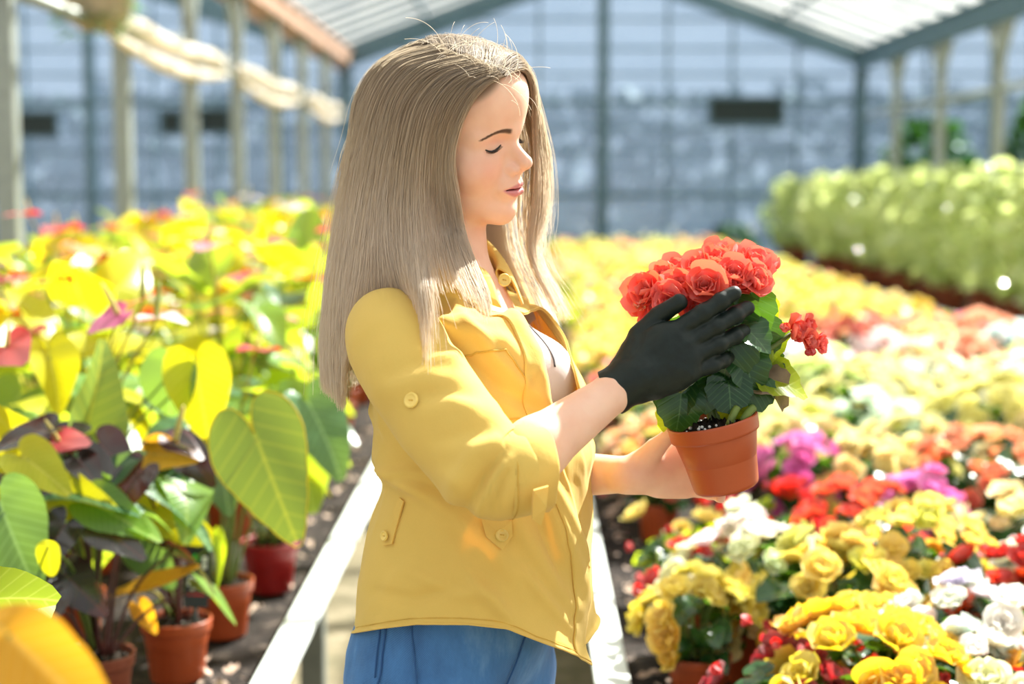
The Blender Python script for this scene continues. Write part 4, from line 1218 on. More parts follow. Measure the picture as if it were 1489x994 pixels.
# white top and its strap
tank = Field()
tank.ops = [op for op in body.ops]
class Grow:
    def __init__(s, f, off, cuts): s.f, s.off, s.cuts = f, off, cuts
    def __call__(s, p):
        d = s.f(p) - s.off
        for c in s.cuts: d = np.maximum(d, c(p))
        return d
trunk = Field()
trunk.add(ell(T(0.036, 0, 1.235), (0.082, 0.132, 0.135), TA)); trunk.add(ell(T(0.052, 0, 1.09), (0.078, 0.112, 0.14), TA), 0.05); trunk.add(ell(T(0.035, 0, 0.93), (0.085, 0.128, 0.10), TA), 0.04)
for s in (-1, 1): trunk.add(ell(T(0.103, 0.064 * s, 1.240), (0.054, 0.056, 0.058), TA), 0.03)
neckline = lambda p: p[:, 2] - (1.312 - 1.1 * np.maximum(0.046 - (p - TO) @ TL, 0) * sm(0.04, 0.09, (p - TO) @ TF))
tp, tf = surface_net(Grow(trunk, 0.0035, [neckline, lambda p: 0.96 - p[:, 2]]), (-0.33, 1.86, 0.94), (0.10, 2.28, 1.32), 0.0035, 3)
link('tank_top', np_mesh('tank_top', loc(tp), tf), M['tank'], person)
st = MB()
c = trunk.snap([T(0.16, 0.026, 1.270), T(0.15, 0.034, 1.284), T(0.13, 0.044, 1.300), T(0.10, 0.056, 1.322)], 0.0035)
st.tube(loc(catmull(c, 12)), 0.0018, 8, flat=0.5); st.build('bra_strap', M['strap'], person)
# jeans
jf = Field()
jf.add(ell(T(0.024, 0, 0.93), (0.112, 0.152, 0.125), TA))
jf.add(ell(T(-0.024, 0.06, 0.865), (0.075, 0.085, 0.085), TA), 0.03); jf.add(ell(T(-0.024, -0.06, 0.865), (0.075, 0.085, 0.085), TA), 0.03)
for s in (-1, 1):
    jf.add(cap(T(0.025, 0.083 * s, 0.84), T(0.030, 0.086 * s, 0.50), 0.090, 0.064), 0.03)
    jf.add(cap(T(0.030, 0.086 * s, 0.50), T(0.01, 0.088 * s, 0.08), 0.062, 0.046), 0.02)
jp, jfq = surface_net(Grow(jf, 0.006, [lambda p: p[:, 2] - 0.985, lambda p: 0.07 - p[:, 2]]), (-0.34, 1.84, 0.05), (0.12, 2.30, 1.0), 0.004, 3)
jn = np.array([mnoise.fractal(Vector(p * 24), 1, 2, 2) for p in jp]); jgr = jf.grad(jp)
jo = link('jeans', np_mesh('jeans', loc(jp + jgr * (0.0022 * jn)[:, None]), jfq), M['denim'], person)
def on_jeans(px_pts, off=0.0082):
    out = []
    for x, y in px_pts:
        d = ray_of(x, y); ts = np.linspace(1.75, 2.1, 300); P = np.array(CAM) + d * ts[:, None]
        v = jf(P, 0.3) - off; i = np.nonzero(v < 0)[0]; out.append(P[i[0]] if len(i) else P[int(np.argmin(v))])
    return np.array(out)
for nm, pts in (('side_seam', [(598, 905), (601, 940), (606, 994), (608, 1040)]), ('pocket_seam', [(561, 912), (556, 950), (552, 985), (540, 1010)]), ('pocket_seam', [(553, 912), (548, 950), (545, 985)]), ('front_seam', [(764, 925), (752, 960), (735, 1000)])):
    mb = MB(); mb.tube(loc(catmull(on_jeans(pts), 30)), 0.0012, 6); mb.build(nm, M['denim_seam'], jo)
for s in (-1, 1):
    b = T(0.012, 0.088 * s, 0.0)
    mb = MB()
    prof = np.linspace(0, 1, 20)
    rows_ = []
    th = np.linspace(0, 2 * PI, 28, endpoint=False)
    for k, (zz, sc) in enumerate(((0.0, 0.92), (0.004, 1.0), (0.022, 1.02), (0.026, 0.98), (0.05, 0.86), (0.075, 0.62), (0.095, 0.50), (0.11, 0.48))):
        x = np.cos(th) * 0.128 * sc; y = np.sin(th) * 0.046 * (0.6 + 0.4 * sc)
        if zz > 0.03: x = np.where(x > 0, x * (1.1 - zz * 6.5), x * (1 - zz * 2.5))
        rows_.append(b + V3(0, 0, zz) + (x + 0.05 - 0.012 * (zz > 0.03))[:, None] * TF + y[:, None] * TL)
    mb.grid(loc(np.array(rows_)), close_v=True, caps=True); mb.build('shoe', M['shoe'], person)
# black glove on the near hand
gl = Field(); hand_field(gl, RW, rfr, 1.0, 0.0022)
gl.add(cap(RW - rfr[0] * 0.018, RW + rfr[0] * 0.03, 0.0265, 0.0255), 0.010)
gl.ops.append(('u', cap(RW - rfr[0] * 0.016, RW - rfr[0] * 0.012, 0.0285), 0.006))
wcut = lambda p: -((p - RW) @ rfr[0]) - 0.016
gp, gf = surface_net(Grow(gl, 0.0, [wcut]), tuple(RW - 0.08), tuple(RW + np.array([0.24, 0.2, 0.22])), 0.0013, 3)
gn = np.array([mnoise.fractal(Vector(p * 55), 1, 2, 2) for p in gp]); gg = gl.grad(gp)
gp = gp + gg * (0.0010 * gn)[:, None]
link('glove', np_mesh('glove', loc(gp), gf), M['glove'], person)

# ------------------------------------------------------------------ plant kit
def polar_leaf(mb, rth, L, mi=0, nr=7, nt=36, fold=0.15, droop=0.25, wave=0.05, serr=0.0, seed=0, M4=None, curl=0.0, width=1.0):
    """a leaf blade: attached at the origin, tip along +x, face up; rth: (angle, radius) from the tip round to the notch"""
    g = np.random.default_rng(seed)
    th = np.linspace(-PI, PI, nt, endpoint=False) + PI / nt
    a = np.abs(th)
    r = np.interp(a, [x[0] for x in rth], [x[1] for x in rth])
    if serr: r = r * (1 + serr * np.sin(th * nt / 3.0))
    t = np.linspace(0, 1, nr + 1)[1:]
    x = t[:, None] * (r * np.cos(th))[None]; y = t[:, None] * (r * np.sin(th))[None] * width
    ph = g.random() * 6
    z = fold * np.abs(y) ** 1.15 - droop * np.maximum(x, -0.2) ** 2 * np.sign(x + 0.2) + wave * t[:, None] ** 2 * np.sin(3 * th + ph)[None] * 0.5 - curl * y ** 2
    P = np.concatenate([[[0, 0, 0]], np.stack([x, y, z], -1).reshape(-1, 3)]) * L
    uv = np.concatenate([[[0, 0]], np.stack([x, y], -1).reshape(-1, 2)])
    if M4 is not None: P = P @ np.array(M4.to_3x3()).T + np.array(M4.translation)
    F = [(0, 1 + j, 1 + (j + 1) % nt) for j in range(nt)]
    for i in range(nr - 1):
        for j in range(nt):
            j2 = (j + 1) % nt
            F.append((1 + i * nt + j, 1 + (i + 1) * nt + j, 1 + (i + 1) * nt + j2, 1 + i * nt + j2))
    return mb.add(P, F, mi, uv)
HEART = [(0, 1.0), (0.10, 0.90), (0.25, 0.74), (0.5, 0.585), (0.8, 0.49), (1.2, 0.445), (1.7, 0.43), (2.2, 0.44), (2.6, 0.43), (2.85, 0.36), (3.0, 0.22), (PI, 0.06)]
OVAL = [(0, 1.0), (0.15, 0.92), (0.4, 0.72), (0.8, 0.50), (1.3, 0.38), (1.8, 0.32), (2.4, 0.26), (PI, 0.20)]
ROUND = [(0, 0.80), (0.2, 0.74), (0.5, 0.68), (1.0, 0.60), (1.6, 0.55), (2.2, 0.50), (2.7, 0.42), (2.95, 0.3), (PI, 0.12)]
def frame(o, d, n):
    """matrix with x along d and z near n at o"""
    d = Vector(d).normalized(); n = Vector(n); n = (n - d * n.dot(d))
    if n.length < 1e-6: n = d.orthogonal()
    n.normalize(); y = n.cross(d)
    m = Matrix((d, y, n)).transposed().to_4x4(); m.translation = Vector(o)
    return m
def pot_mesh(name, R0, Hh, ratio=0.76, band=0.2, ribs=0):
    b = MB()
    r0 = R0 * ratio
    ri = lambda z: r0 + (R0 * 0.95 - r0) * z / Hh
    zb = Hh * (1 - band)
    prof = [(0.001, 0.0), (r0 * 0.90, 0.0), (r0 * 0.97, 0.002), (r0, 0.006), (ri(zb) - 0.001, zb - 0.002), (ri(zb), zb), (R0 * 0.985, zb + 0.0015), (R0, zb + 0.005),
            (R0 * 1.01, Hh - 0.005), (R0 * 1.02, Hh - 0.002), (R0 * 1.01, Hh), (R0 * 0.97, Hh), (R0 * 0.955, Hh - 0.004), (R0 * 0.93, zb), (r0 * 0.93, 0.004), (0.001, 0.004)]
    b.lathe(prof, 56)
    return b.mesh(name)
def soil_mesh(name, R0, z, specks=30, seed=1):
    g = np.random.default_rng(seed)
    b = MB()
    th = np.linspace(0, 2 * PI, 40, endpoint=False)
    rows = []
    for k in np.linspace(0.02, 1, 9):
        rr = R0 * k
        rows.append(np.stack([rr * np.cos(th), rr * np.sin(th), z + 0.012 * (1 - k ** 2) + 0.004 * g.standard_normal(40) * (k < 0.98)], 1))
    b.grid(rows, 0, close_v=True)
    for i in range(specks):
        a = g.random() * 2 * PI; rr = R0 * 0.93 * g.random() ** 0.5; s = 0.0012 + 0.0016 * g.random()
        c = (rr * math.cos(a), rr * math.sin(a), z + 0.012 * (1 - (rr / R0) ** 2) + 0.002)
        b.lathe([(0.0003, -s), (s * 0.8, -s * 0.5), (s, 0.1 * s), (s * 0.6, s * 0.8), (0.0003, s)], 6, 1, c)
    return b.mesh(name)
def blossom(mb, Rr, seed, mi=0, M4=None, rings=((0, 5, 1.0, 12), (0, 5, 0.84, 36), (1, 4, 0.62, 58), (0, 3, 0.42, 74)), res=(6, 7)):
    """a double rose-like flower opening along +z"""
    g = np.random.default_rng(seed)
    for k, (off, n, rr, tilt) in enumerate(rings):
        a0 = g.random() * 6
        for i in range(n):
            a = a0 + 2 * PI * (i + 0.25 * g.standard_normal() * 0.5) / n
            ln = Rr * rr * (1 + 0.12 * g.standard_normal()); wd = ln * (0.74 + 0.10 * g.random())
            tl = R(tilt + 9 * g.standard_normal())
            u = np.linspace(0, 1, res[0])[:, None]; v = np.linspace(-1, 1, res[1])[None]
            w = wd * np.sin(np.clip(u * 0.84 + 0.10, 0, 1) * PI) ** 0.7
            cupz = 0.35 * wd * v ** 2 * np.sin(u * PI * 0.6) + ln * (0.22 * u ** 2 * math.cos(tl)) - 0.16 * ln * np.maximum(u - 0.75, 0) * 4 * 0.35
            rad = ln * u + 0 * v
            xx = rad * math.cos(tl) - cupz * math.sin(tl) + Rr * 0.06
            zz = rad * math.sin(tl) + cupz * math.cos(tl) + 0.02 * Rr * k
            yy = w * v + 0.05 * ln * u * math.sin(i * 2.1 + seed)
            ruff = 0.05 * ln * u ** 2 * np.sin(v * 5 + i + seed)
            P = np.stack([xx * math.cos(a) - yy * math.sin(a), xx * math.sin(a) + yy * math.cos(a), zz + ruff], -1)
            if M4 is not None: P = (P.reshape(-1, 3) @ np.array(M4.to_3x3()).T + np.array(M4.translation)).reshape(P.shape)
            mb.grid(P, mi, uv=np.stack(np.broadcast_arrays(u, v), -1))
    return mb
BLOSSOMS = []
for k in range(4):
    b = MB(); blossom(b, 1.0, 20 + k, res=(8, 9)); BLOSSOMS.append(b.mesh('begonia_flower')); BLOSSOMS[-1].materials.append(M['petal'])
b = MB(); blossom(b, 1.0, 31, rings=((0, 4, 1.0, 52), (0, 3, 0.8, 72))); BUD = b.mesh('begonia_bud'); BUD.materials.append(M['petal'])
def flower_obj(parent, pos, n, r, col, me=None, name='flower'):
    o = bpy.data.objects.new(name, me or BLOSSOMS[int(rng.integers(0, 4))])
    COL.objects.link(o); o.parent = parent
    x = Vector((rng.standard_normal(), rng.standard_normal(), rng.standard_normal()))
    m = frame(pos, Vector(n).cross(x), n)
    o.matrix_local = m @ Matrix.Diagonal((r, r, r, 1))
    o.color = (*col[:3], 1)
    return o
BLEAVES = {}
for kind in ('leaf_begonia', 'leaf_lime'):
    BLEAVES[kind] = []
    for k in range(3):
        b = MB(); polar_leaf(b, ROUND, 1.0, nr=6, nt=36, fold=0.22 - 0.1 * k, droop=0.3 + 0.15 * k, wave=0.14, serr=0.05, seed=k, width=0.9 + 0.15 * k)
        me = b.mesh('begonia_leaf'); me.materials.append(M[kind]); BLEAVES[kind].append(me)
def leaf_obj(parent, pos, d, n, size, kind='leaf_begonia', name='leaf'):
    o = bpy.data.objects.new(name, BLEAVES[kind][int(rng.integers(0, 3))])
    COL.objects.link(o); o.parent = parent
    o.matrix_local = frame(pos, d, n) @ Matrix.Diagonal((size, size, size, 1))
    return o
YEL, DYEL, WHT, CREAM, CORAL, PINK, RED, PEACH, SALMON = [srgb(*c)[:3] for c in ((255, 238, 146), (255, 222, 96), (252, 250, 244), (255, 238, 186), (255, 130, 110), (244, 150, 206), (224, 44, 40), (255, 200, 158), (252, 164, 146))]
def vary(c, k=0.08):
    return tuple(float(min(1, max(0, x * (1 + k * rng.standard_normal())))) for x in c)

# ------------------------------------------------------------------ the begonia she holds
hp = empty('potted_begonia')
PB = Vector(W(1057, 709, 1.965))
hp.matrix_world = Matrix.Translation(PB) @ Matrix.Rotation(R(-13), 4, 'Y') @ Matrix.Rotation(R(2), 4, 'X')
HM = hp.matrix_world.copy(); HI = HM.inverted()
tag(hp, 'coral-red flowering begonia in a terracotta pot held in the woman\'s hands', 'potted plant')
link('pot', pot_mesh('pot', 0.0565, 0.090, 0.735, 0.235), M['pot'], hp)
link('soil', soil_mesh('soil', 0.0530, 0.076, 46), [M['soil'], M['perlite']], hp)
def LP(px, py, Y): return HI @ W(px, py, Y)
def LV(v): return HI.to_3x3() @ Vector(v)
core = LP(1030, 470, 1.99)
FL = [(942, 428, 1.965, 31), (968, 408, 1.99, 28), (962, 455, 1.96, 30), (990, 420, 1.955, 30), (985, 396, 2.0, 26), (975, 438, 1.94, 26), (1024, 420, 1.935, 34), (1038, 384, 1.985, 30), (1062, 402, 1.95, 28),
      (1090, 388, 1.975, 30), (1096, 412, 1.95, 27), (1046, 376, 2.02, 28), (1076, 414, 1.955, 24), (1016, 396, 1.97, 27), (1010, 448, 1.945, 22), (938, 444, 1.985, 26), (1068, 380, 2.01, 27), (1020, 380, 2.02, 24),
      (955, 416, 2.01, 28), (1004, 408, 2.0, 28), (1108, 384, 2.0, 22), (1050, 420, 1.945, 22),
      (1152, 480, 1.97, 22), (1170, 478, 1.985, 20), (1190, 499, 1.97, 16), (1172, 494, 1.955, 17)]
for x, y, Y, r in FL:
    p = LP(x, y, Y); n = (p - core).normalized() + LV((0.05, -0.75, 0.25)) * 0.9
    flower_obj(hp, p, n, r / 1165, vary(CORAL, 0.05))
for x, y, Y, r, c in ((1008, 452, 1.94, 13, RED), (1178, 506, 1.95, 9, RED), (985, 575, 1.97, 11, RED), (929, 436, 1.96, 12, PEACH), (1140, 470, 1.96, 10, CORAL)):
    flower_obj(hp, LP(x, y, Y), LV((0.1, -0.5, -0.8)), r / 1165, c, BUD, 'bud')
def hl(px, py, Y, tx, ty, dY, n, size, kind='leaf_begonia'):
    """leaf attached at one place and pointing to another, normal n (world)"""
    a = LP(px, py, Y); t = LP(tx, ty, Y + dY)
    leaf_obj(hp, a, t - a, LV(n), size / 1165, kind)
for args in [(1090, 440, 1.96, 1100, 500, -0.01, (0.1, -1, 0.3), 74), (1070, 450, 1.95, 1082, 505, -0.01, (-0.2, -1, 0.3), 66), (1085, 478, 1.935, 1120, 505, -0.02, (0, -0.6, 0.9), 60),
             (1105, 480, 1.97, 1122, 530, 0.0, (0.3, -1, 0.1), 66), (1062, 500, 1.945, 1050, 560, -0.01, (-0.1, -1, 0.2), 68), (1085, 525, 1.95, 1100, 580, -0.01, (0.2, -1, 0.3), 66),
             (1040, 520, 1.955, 1030, 580, -0.01, (0, -1, 0.2), 64), (1110, 540, 1.98, 1105, 590, -0.02, (0.2, -1, 0.1), 58), (1005, 535, 1.97, 1000, 590, -0.02, (-0.2, -1, 0.2), 60),
             (1015, 538, 1.935, 950, 562, 0.0, (0, -0.4, 1), 62), (1060, 560, 1.94, 1065, 605, -0.02, (0, -1, 0.4), 52), (1030, 560, 1.95, 1020, 610, -0.02, (-0.1, -1, 0.4), 50),
             (985, 565, 1.955, 965, 630, -0.01, (-0.3, -1, 0.1), 66), (990, 580, 1.945, 985, 640, -0.01, (0.1, -1, 0.2), 62), (975, 560, 1.98, 955, 600, 0.0, (-0.5, -0.8, 0.2), 48), (1095, 560, 1.955, 1080, 605, -0.02, (0, -1, 0.3), 54),
             (1050, 470, 1.985, 1060, 540, 0.02, (0, -1, 0.1), 80), (1020, 480, 1.99, 1015, 550, 0.02, (-0.1, -1, 0.1), 80), (1080, 470, 2.0, 1095, 540, 0.03, (0.2, -1, 0.2), 80), (1000, 500, 2.0, 985, 560, 0.02, (-0.3, -1, 0.2), 74),
             (1060, 480, 2.03, 1080, 560, 0.04, (0.2, 1, 0.4), 80), (1020, 490, 2.03, 1000, 560, 0.05, (-0.2, 1, 0.4), 80), (1100, 500, 2.02, 1140, 560, 0.03, (0.6, 0.6, 0.6), 70)]:
    hl(*args)
for args in [(1108, 445, 1.985, 1136, 492, 0.0, (0.5, -0.8, 0.3), 52), (1118, 488, 1.975, 1138, 545, 0.0, (0.4, -0.8, 0.2), 58), (1122, 550, 1.97, 1192, 572, 0.0, (0.1, -0.6, 0.8), 78), (1120, 535, 1.99, 1165, 560, 0.02, (0.2, -0.8, 0.6), 60),
             (985, 595, 1.985, 960, 640, 0.0, (-0.4, -0.8, 0.1), 56), (1065, 590, 1.945, 1075, 625, 0.0, (0, -1, 0.3), 34)]:
    hl(*args, kind='leaf_lime')
b = MB(); polar_leaf(b, ROUND, 0.052, nr=5, nt=30, fold=0.5, droop=0.7, wave=0.35, serr=0.08, seed=4, M4=frame(LP(1112, 560, 1.965), LP(1152, 576, 1.965) - LP(1112, 560, 1.965), LV((0, -0.7, 0.7))))
M['leaf_brown'] = plain('withered_brown_leaf', srgb(128, 108, 84), 0.7, var=0.3, scale=60, thin=0.25)
wl_ = b.build('withered_leaf', M['leaf_brown'], hp); wl_['label'] = 'withered brown leaf'
for x0, x1, y1, Y1 in ((1035, 1000, 470, 1.99), (1045, 1040, 450, 1.99), (1055, 1080, 450, 1.99), (1060, 1110, 500, 1.98), (1065, 1150, 485, 1.975), (1040, 990, 560, 1.97), (1048, 1058, 500, 1.96)):
    a = LP(x0, 612, 1.965); c = LP(x1, y1, Y1); mid = (a + c) / 2 + Vector((0.25 * (a.x - c.x), 0, 0.01))
    b = MB(); b.tube(catmull([a - Vector((0, 0, 0.02)), a, mid, c], 12), np.linspace(0.0055, 0.003, 12), 8); b.build('stem', M['stem_begonia'], hp)
for x0, y0, x1, y1, Y in ((1060, 618, 1072, 592, 1.93), (1080, 612, 1096, 592, 1.93)):
    b = MB(); b.tube(catmull([LP(x0, y0, Y), LP((x0 + x1) / 2, (y0 + y1) / 2 - 2, Y), LP(x1, y1, Y + 0.005)], 8), 0.005, 8); b.build('stem', M['stem'], hp)

# ------------------------------------------------------------------ anthuriums on the left bench
POT_A = pot_mesh('pot', 0.070, 0.125, 0.76, 0.2); SOIL_A = soil_mesh('soil', 0.066, 0.108, 10, 3)
for m in ('soil', 'perlite'): SOIL_A.materials.append(M[m])
POTS = {}
for m in ('pot', 'pot_dull', 'pot_red'):
    me = POT_A.copy(); me.name = 'pot'; me.materials.append(M[m]); POTS[m] = me
def petiole(mb, a, c, mi, r=0.003):
    a, c = Vector(a), Vector(c); m = (a * 0.45 + c * 0.55) + Vector((0, 0, 0.18 * (c - a).length)) * 0.5 + Vector(((c - a).x, (c - a).y, 0)) * -0.12
    mb.tube(catmull([a, m, c], 14), np.linspace(r * 1.35, r * 0.8, 14), 6, mi)
def anth_leaf(parent, base, at, d, n, L, kind='leaf', stalk='stem', seed=0, shape=HEART, name='leaf', fold=0.18, droop=0.22, wave=0.08, width=1.0, edge=None, lab=None):
    b = MB()
    fr = frame(at, d, n)
    polar_leaf(b, shape, L, 0, 8, 44, fold, droop, wave, 0, seed, fr, width=width)
    petiole(b, base, at, 1)
    o = b.build(name, [M[kind], M[stalk]], parent)
    if lab: o['label'] = lab
    if edge:
        th = np.linspace(-PI, PI, 120); r = np.interp(np.abs(th), [q[0] for q in shape], [q[1] for q in shape])
        g = np.random.default_rng(seed); ph = g.random() * 6
        x = r * np.cos(th); y = r * np.sin(th) * width
        z = fold * np.abs(y) ** 1.15 - droop * np.maximum(x, -0.2) ** 2 * np.sign(x + 0.2) + wave * np.sin(3 * th + ph) * 0.5
        P = np.stack([x, y, z], 1) * L @ np.array(fr.to_3x3()).T + np.array(fr.translation)
        e = MB(); e.tube(P, 0.0014, 5); e.build('leaf_edge', M[edge], o)
    return o
def spathe_mesh(seed=0):
    b = MB(); polar_leaf(b, HEART, 1.0, 0, 7, 40, 0.10, 0.12, 0.10, 0, seed, width=1.15); me = b.mesh('spathe'); me.materials.append(M['spathe']); return me
SPATHES = [spathe_mesh(k) for k in range(3)]
def spadix_mesh(m):
    b = MB(); t = np.linspace(0, 1, 12); b.tube(np.stack([0.08 * t ** 2, 0 * t, t], 1), 0.085 * np.sqrt(np.clip(1 - (t * 1.02 - 0.25) ** 2 * 1.4, 0.02, 1)) * np.where(t > 0.97, 0.5, 1), 12); me = b.mesh('spadix'); me.materials.append(M[m]); return me
SPADIX = {m: spadix_mesh(m) for m in ('spadix', 'spadix_green')}
def anth_flower(parent, base, at, d, n, L, col, stalk='stem_olive', spad='spadix', sp_len=0.55, sp_dir=None, lab=None):
    """flower: stalk mesh, with the spathe and spadix under it"""
    b = MB(); petiole(b, base, at, 0, 0.0032)
    f = b.build('flower', M[stalk], parent)
    if lab: f['label'] = lab
    s = bpy.data.objects.new('spathe', SPATHES[int(rng.integers(0, 3))]); COL.objects.link(s); s.parent = f
    fr = frame(at, d, n); s.matrix_local = fr @ Matrix.Translation((0, 0, 0.002)) @ Matrix.Diagonal((L, L, L, 1)); s.color = (*col[:3], 1)
    k = bpy.data.objects.new('spadix', SPADIX[spad]); COL.objects.link(k); k.parent = f
    z = Vector(sp_dir) if sp_dir is not None else (Vector(n).normalized() + Vector(d).normalized() * 0.35)
    q = z.to_track_quat('Z', 'Y').to_matrix().to_4x4(); q.translation = Vector(at) + Vector(n).normalized() * 0.002
    k.matrix_local = q @ Matrix.Diagonal((L * sp_len,) * 3 + (1,))
    return f
RED_S, PINK_S, WHITE_S, PEACH_S = srgb(214, 44, 44)[:3], srgb(236, 130, 150)[:3], srgb(246, 226, 226)[:3], srgb(244, 160, 110)[:3]
def anthurium(pos, label, nl=12, pot='pot', kinds=('leaf', 'leaf', 'leaf_yellow_sunlit', 'leaf_teal'), flowers=(), hmin=0.16, hmax=0.42, seed=0, stalk='stem', size=(0.10, 0.17), group=None, spread=0.17, avoid=None):
    g = np.random.default_rng(seed)
    o = empty('potted_anthurium', pos); tag(o, label, 'potted plant', group)
    p = bpy.data.objects.new('pot', POTS[pot]); COL.objects.link(p); p.parent = o
    s = bpy.data.objects.new('soil', SOIL_A); COL.objects.link(s); s.parent = o
    for i in range(nl):
        a = i * 2.4 + g.random(); q = (i + 0.6) / nl
        h = 0.11 + hmin + (hmax - hmin) * (1 - q) ** 0.8 * (0.85 + 0.3 * g.random()); rr = spread * (0.35 + 0.75 * q) * (0.8 + 0.4 * g.random())
        d = Vector((math.cos(a), math.sin(a), -0.35 - 0.6 * q + 0.9 * g.random() * (1 - q)))
        n = Vector((math.cos(a) * 0.5, math.sin(a) * 0.5, 1.0)) + Vector(g.standard_normal(3)) * 0.25
        base = Vector((0.02 * math.cos(a), 0.02 * math.sin(a), 0.11))
        anth_leaf(o, base, (rr * math.cos(a), rr * math.sin(a), h), d, n, size[0] + (size[1] - size[0]) * g.random(), kinds[int(g.integers(0, len(kinds)))], stalk, int(g.integers(0, 99)), fold=0.1 + 0.3 * g.random(), droop=0.1 + 0.4 * g.random())
    for k, (col, h, a, r, L) in enumerate(flowers):
        at = (r * math.cos(a), r * math.sin(a), h)
        anth_flower(o, (0.015 * math.cos(a), 0.015 * math.sin(a), 0.11), at, (math.cos(a), math.sin(a), -0.1 + 0.3 * g.random()), (0.2 * math.cos(a), 0.2 * math.sin(a), 1), L, col)
    return o
# the near pots, one by one (positions on the bench)
ZB = 0.512
def on_bench(px, py, z):
    d = _cr @ Vector(((px - CW / 2) / FPX, (CH / 2 - py) / FPX, -1.0)); p = CAM + d * ((z - CAM.z) / d.z); return Vector((p.x, p.y, ZB))
A1 = anthurium(on_bench(140, 948, ZB + 0.125), 'anthurium with dark glossy leaves in the dull pot nearest the lower left corner', 9, 'pot_dull', ('leaf_dark', 'leaf_dark', 'leaf_teal', 'leaf'), (), 0.10, 0.30, 2, 'stem_dark', (0.09, 0.14), spread=0.16)
A2 = anthurium(on_bench(256, 898, ZB + 0.125), 'anthurium in the clean terracotta pot that carries a black plant label', 4, 'pot', ('leaf_teal', 'leaf', 'leaf_dark'), (), 0.24, 0.40, 3, 'stem_dark', (0.10, 0.14), spread=0.13)
A3 = anthurium(on_bench(322, 842, ZB + 0.125), 'anthurium in the terracotta pot behind the one with the black label', 10, 'pot', ('leaf', 'leaf_teal', 'leaf_yellow_sunlit'), ((RED_S, 0.62, 1.0, 0.12, 0.09),), 0.22, 0.42, 5)
A4 = anthurium(on_bench(392, 785, ZB + 0.125), 'anthurium in the red pot beside the white rail, under the big heart-shaped leaf', 10, 'pot_red', ('leaf', 'leaf_teal', 'leaf_teal'), (), 0.22, 0.42, 7)
A5 = anthurium(Vector((-0.97, 3.30, ZB)), 'green anthurium with a tall pink and a white spathe, behind the pots at the corner', 11, 'pot', ('leaf', 'leaf_yellow_sunlit', 'leaf_teal'), (), 0.22, 0.46, 9)
A6 = anthurium(Vector((-0.93, 2.42, ZB)), 'anthurium at the left edge with the lime and orange leaves closest to the camera', 6, 'pot_dull', ('leaf_teal', 'leaf'), (), 0.10, 0.24, 13)
def leaf_px(plant, at, tip, Y, dY, L, kind, n=(0, -1, 0.4), shape=HEART, stalk='stem', **kw):
    """a leaf of that plant whose blade runs from one place to another (photograph positions at depth Y)"""
    o = Vector(plant.location)
    a, t = W(*at, Y) - o, W(*tip, Y + dY) - o
    return anth_leaf(plant, (-0.01, 0.03, 0.11), a, t - a, n, L or (t - a).length, kind, stalk, int(rng.integers(0, 99)), shape, **kw)
leaf_px(A3, (374, 640), (436, 802), 2.86, -0.07, 0.215, 'leaf_hero', (-0.12, -1, 0.22), fold=0.10, droop=0.02, wave=0.04, edge='leaf_edge', width=0.98, lab='big olive heart-shaped leaf with a yellow edge')
leaf_px(A5, (128, 612), (163, 488), 2.95, 0.02, None, 'leaf_hero', (0.85, -0.5, 0.1), fold=0.5)
leaf_px(A5, (72, 520), (95, 600), 2.98, 0.0, 0.12, 'leaf_yellow_sunlit', (0.7, -0.7, 0.4), fold=0.4)
leaf_px(A5, (286, 540), (308, 672), 3.1, -0.01, 0.155, 'leaf_yellow_sunlit', (0.15, -1, 0.3))
leaf_px(A5, (250, 540), (238, 620), 3.12, 0.0, 0.12, 'leaf_teal', (-0.3, -1, 0.3), shape=ROUND)
leaf_px(A4, (455, 598), (508, 702), 3.3, -0.02, 0.17, 'leaf_teal', (0.5, -0.8, 0.6))
leaf_px(A4, (420, 590), (470, 640), 3.4, -0.03, 0.16, 'leaf', (0.2, -0.6, 0.8))
leaf_px(A4, (440, 660), (455, 745), 3.45, 0.0, 0.15, 'leaf', (0.1, -1, 0.2))
leaf_px(A1, (68, 706), (216, 724), 2.80, -0.02, None, 'leaf_teal', (0.05, -0.35, 1), fold=0.3, lab='wide teal leaf with yellow underside')
leaf_px(A1, (90, 720), (168, 738), 2.79, -0.03, None, 'leaf_yellow_sunlit', (0.0, -1, 0.45), fold=0.1)
leaf_px(A1, (142, 736), (224, 776), 2.78, -0.02, None, 'leaf', (0.1, -0.7, 0.8))
leaf_px(A2, (226, 700), (327, 792), 2.95, -0.02, None, 'leaf_teal', (0.35, -0.3, 1), fold=0.35, width=0.8)
leaf_px(A2, (228, 752), (322, 786), 2.96, -0.02, None, 'leaf_yellow_sunlit', (0, -1, 0.4), fold=0.1, width=0.8)
leaf_px(A2, (318, 790), (322, 862), 2.95, -0.02, None, 'leaf_lime', (0.6, -0.8, 0.3), fold=0.5, width=0.3)
leaf_px(A2, (188, 862), (302, 850), 2.92, -0.03, None, 'leaf_orange', (0, -0.22, 1), shape=OVAL, fold=0.5, droop=-0.3, width=0.6, stalk='stem_olive', lab='withered orange leaf')
leaf_px(A2, (205, 885), (230, 925), 2.92, 0.0, None, 'leaf_orange', (0.3, -1, 0.2), fold=0.5, width=0.8, lab='withered orange leaf')
leaf_px(A1, (5, 745), (40, 832), 2.62, -0.02, 0.16, 'leaf_teal', (0.2, -1, 0.3), lab='broad dark teal leaf')
leaf_px(A1, (70, 795), (72, 838), 2.6, 0.0, 0.055, 'leaf_yellow_sunlit', (0, -1, 0.1), shape=OVAL)
leaf_px(A1, (100, 640), (20, 660), 2.85, -0.02, 0.12, 'leaf_dark', (0.1, -0.4, 1), stalk='stem_dark')
